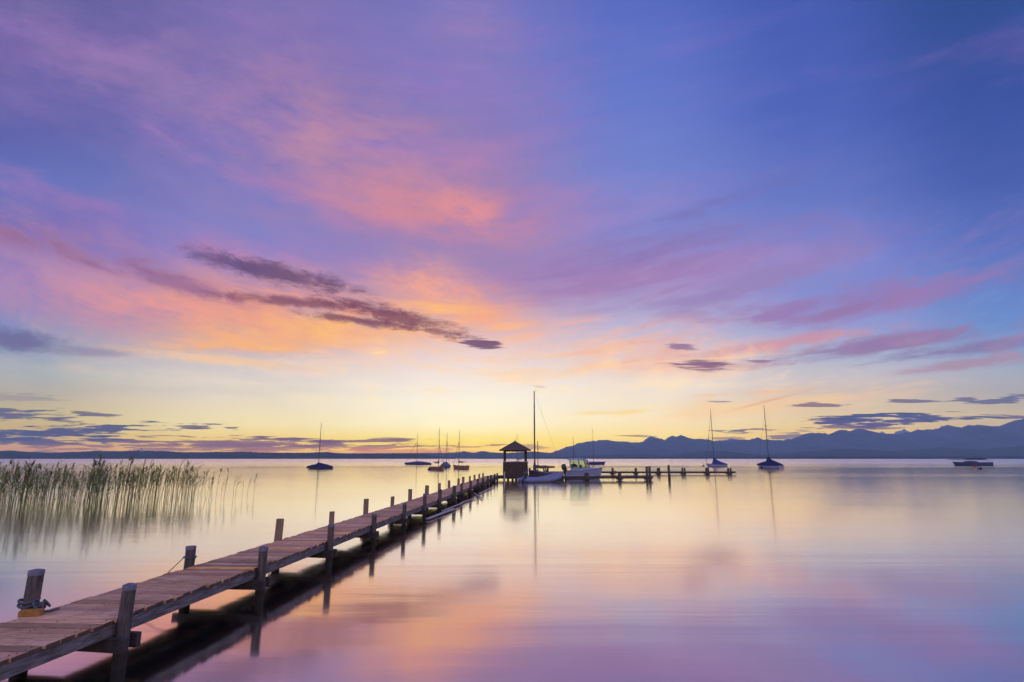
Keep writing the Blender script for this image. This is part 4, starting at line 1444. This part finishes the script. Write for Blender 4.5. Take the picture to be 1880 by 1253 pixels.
# ------------------------------------------------------------------ reeds
def reed_shapes(seed, plume, bare=0.5):
    rng = random.Random(seed)
    hgt = 1.0
    bend = rng.uniform(0.02, 0.09)
    side = rng.choice((1, 1, 1, -1))
    cur = lambda t: Vector((side * bend * t * t + 0.012 * math.sin(5 * t + seed), 0.03 * math.sin(3 * t + seed), hgt * t))
    st = MB()
    st.tube([Vector((0, 0, -0.25))] + [cur(t) for t in (0.0, 0.25, 0.5, 0.75, 0.95)], [0.0062, 0.006, 0.0056, 0.005, 0.004, 0.0022], 4)
    lf = MB()
    nl = rng.randint(8, 12)
    for i in range(nl):
        t = bare + (0.97 - bare) * (i + rng.random() * 0.6) / nl
        b0 = cur(t)
        az = rng.uniform(0, 2 * PI)
        if rng.random() < 0.55:
            az = rng.gauss(0.0, 0.6)                 # most blades stream the same way
        ln = rng.uniform(0.20, 0.42) * (1.15 - 0.45 * t)
        el = rng.uniform(0.55, 1.2)
        w = rng.uniform(0.006, 0.010)
        pts = []
        for q in range(5):
            s = q / 4
            e = el - 0.6 * s * s * rng.uniform(0.7, 1.1)
            d = Vector((math.cos(az) * math.cos(e), math.sin(az) * math.cos(e), math.sin(e)))
            pts.append(b0 if q == 0 else pts[-1] + d * ln / 4)
        sd = Vector((-math.sin(az), math.cos(az), rng.uniform(-0.5, 0.5))).normalized()
        ws = (0.5, 1.0, 0.85, 0.5, 0.08)
        vs_, fs_ = [], []
        for q in range(5):
            vs_ += [pts[q] - sd * w * ws[q], pts[q] + sd * w * ws[q] + Vector((0, 0, 0.002))]
            if q:
                fs_.append((2 * q - 2, 2 * q - 1, 2 * q + 1, 2 * q))
        lf.add(vs_, fs_)
    pl = None
    if plume:
        pl = MB()
        tip = cur(0.95)
        for i in range(16):
            t = i / 15
            b0 = tip + Vector((side * 0.05 * t * t, 0, 0.15 * t))
            az = rng.uniform(0, 2 * PI)
            d = Vector((math.cos(az) * 0.5 + 0.5 * side, math.sin(az) * 0.5, 0.75)).normalized()
            ln = 0.075 * (1.1 - 0.7 * t)
            pl.tube([b0, b0 + d * ln * 0.6, b0 + d * ln + Vector((side * 0.012, 0, -0.008))], [0.004, 0.007, 0.0015], 4)
        pl.tube([tip, tip + Vector((side * 0.05, 0, 0.15))], [0.003, 0.0015], 4)
    return st, lf, pl


random.seed(21)
spots = []
tries = 0
while len(spots) < 560 and tries < 40000:
    tries += 1
    px = random.uniform(-60, 440)
    f = (px + 60) / 500.0
    # depth band of the bed narrows towards its open end
    y0 = 23.0 + 9.5 * f
    y1 = 40.0 - 3.0 * f
    Y = y0 + (y1 - y0) * random.random() ** 1.3
    dens = 1.0 if px < 270 else max(0.08, 1 - (px - 270) / 150.0)
    dens *= 0.45 + 0.55 * (0.5 + 0.5 * hnoise(px * 0.035 + Y * 0.15, 31, 3))
    if random.random() > dens:
        continue
    p = on_water(px, 900)
    spots.append((px, Y))
RG = "reeds of the reed bed"
kinds = []
for s in range(12):
    kinds.append(reed_shapes(s + 1, s % 5 == 0, 0.42 + 0.12 * ((s * 7) % 5) / 5))
spots.sort(key=lambda q: q[1])
protos = {}


def reed_at(x, Y, k, h, rz, label):
    if k not in protos:
        st, lf, pl = kinds[k]
        r0 = st.build("reed", "reed_green", smooth_angle=60)
        lf.build("leaves", "reed_green", r0)
        if pl:
            pl.build("plume", "reed_plume", r0)
        protos[k] = r0
        r = r0
    else:
        r = protos[k].copy()
        COL.objects.link(r)
        for c in protos[k].children:
            d = c.copy()
            COL.objects.link(d)
            d.parent = r
    r.location = (x, Y, 0)
    r.rotation_euler = (random.gauss(0, 0.05), random.gauss(0.02, 0.07), rz)
    r.scale = (h, h, h)
    tag(r, label, "reed", RG)
    return r


LAB = "slender green brown reed crowded among others in the reed bed on the left"
far = MB()
for i, (px, Y) in enumerate(spots):
    x = at_depth(px, 900, Y).x
    h = max(0.75, random.gauss(1.36, 0.27)) * (1 + 0.22 * hnoise(px * 0.045, 17, 3)) * (1.0 + 0.12 * (Y - 28) / 10.0)
    k = random.randrange(12)
    rz = random.gauss(0.2, 0.9)
    if i < 296:
        reed_at(x, Y, k, h, rz, LAB)
    else:
        M = Matrix.Translation((x, Y, 0)) @ Matrix.Rotation(rz, 4, 'Z') @ Matrix.Rotation(random.gauss(0.02, 0.04), 4, 'Y') @ Matrix.Scale(h, 4)
        for part in kinds[k]:
            if part:
                far.add([M @ Vector(v) for v in part.v], part.f)
bed = far.build("reed_bed", "reed_green")
bed["kind"] = "stuff"
bed["label"] = "dense reed bed standing in the shallow water on the left"
for px, top, base, k, lab in ((467.5, 869.5, 909, 0, "rightmost lone reed with a feathery plume standing apart in open water"),
                              (456.5, 873, 911, 3, "second lone reed from the right end of the reed bed"),
                              (446, 873, 912, 6, "third lone reed from the right end of the reed bed"),
                              (434, 868, 913, 9, "bushiest of the lone reeds at the right end of the reed bed")):
    p = on_water(px - 2, base)
    q = at_depth(px, top, p.y)
    reed_at(p.x, p.y, k, q.z / 1.12, 0.2, lab)
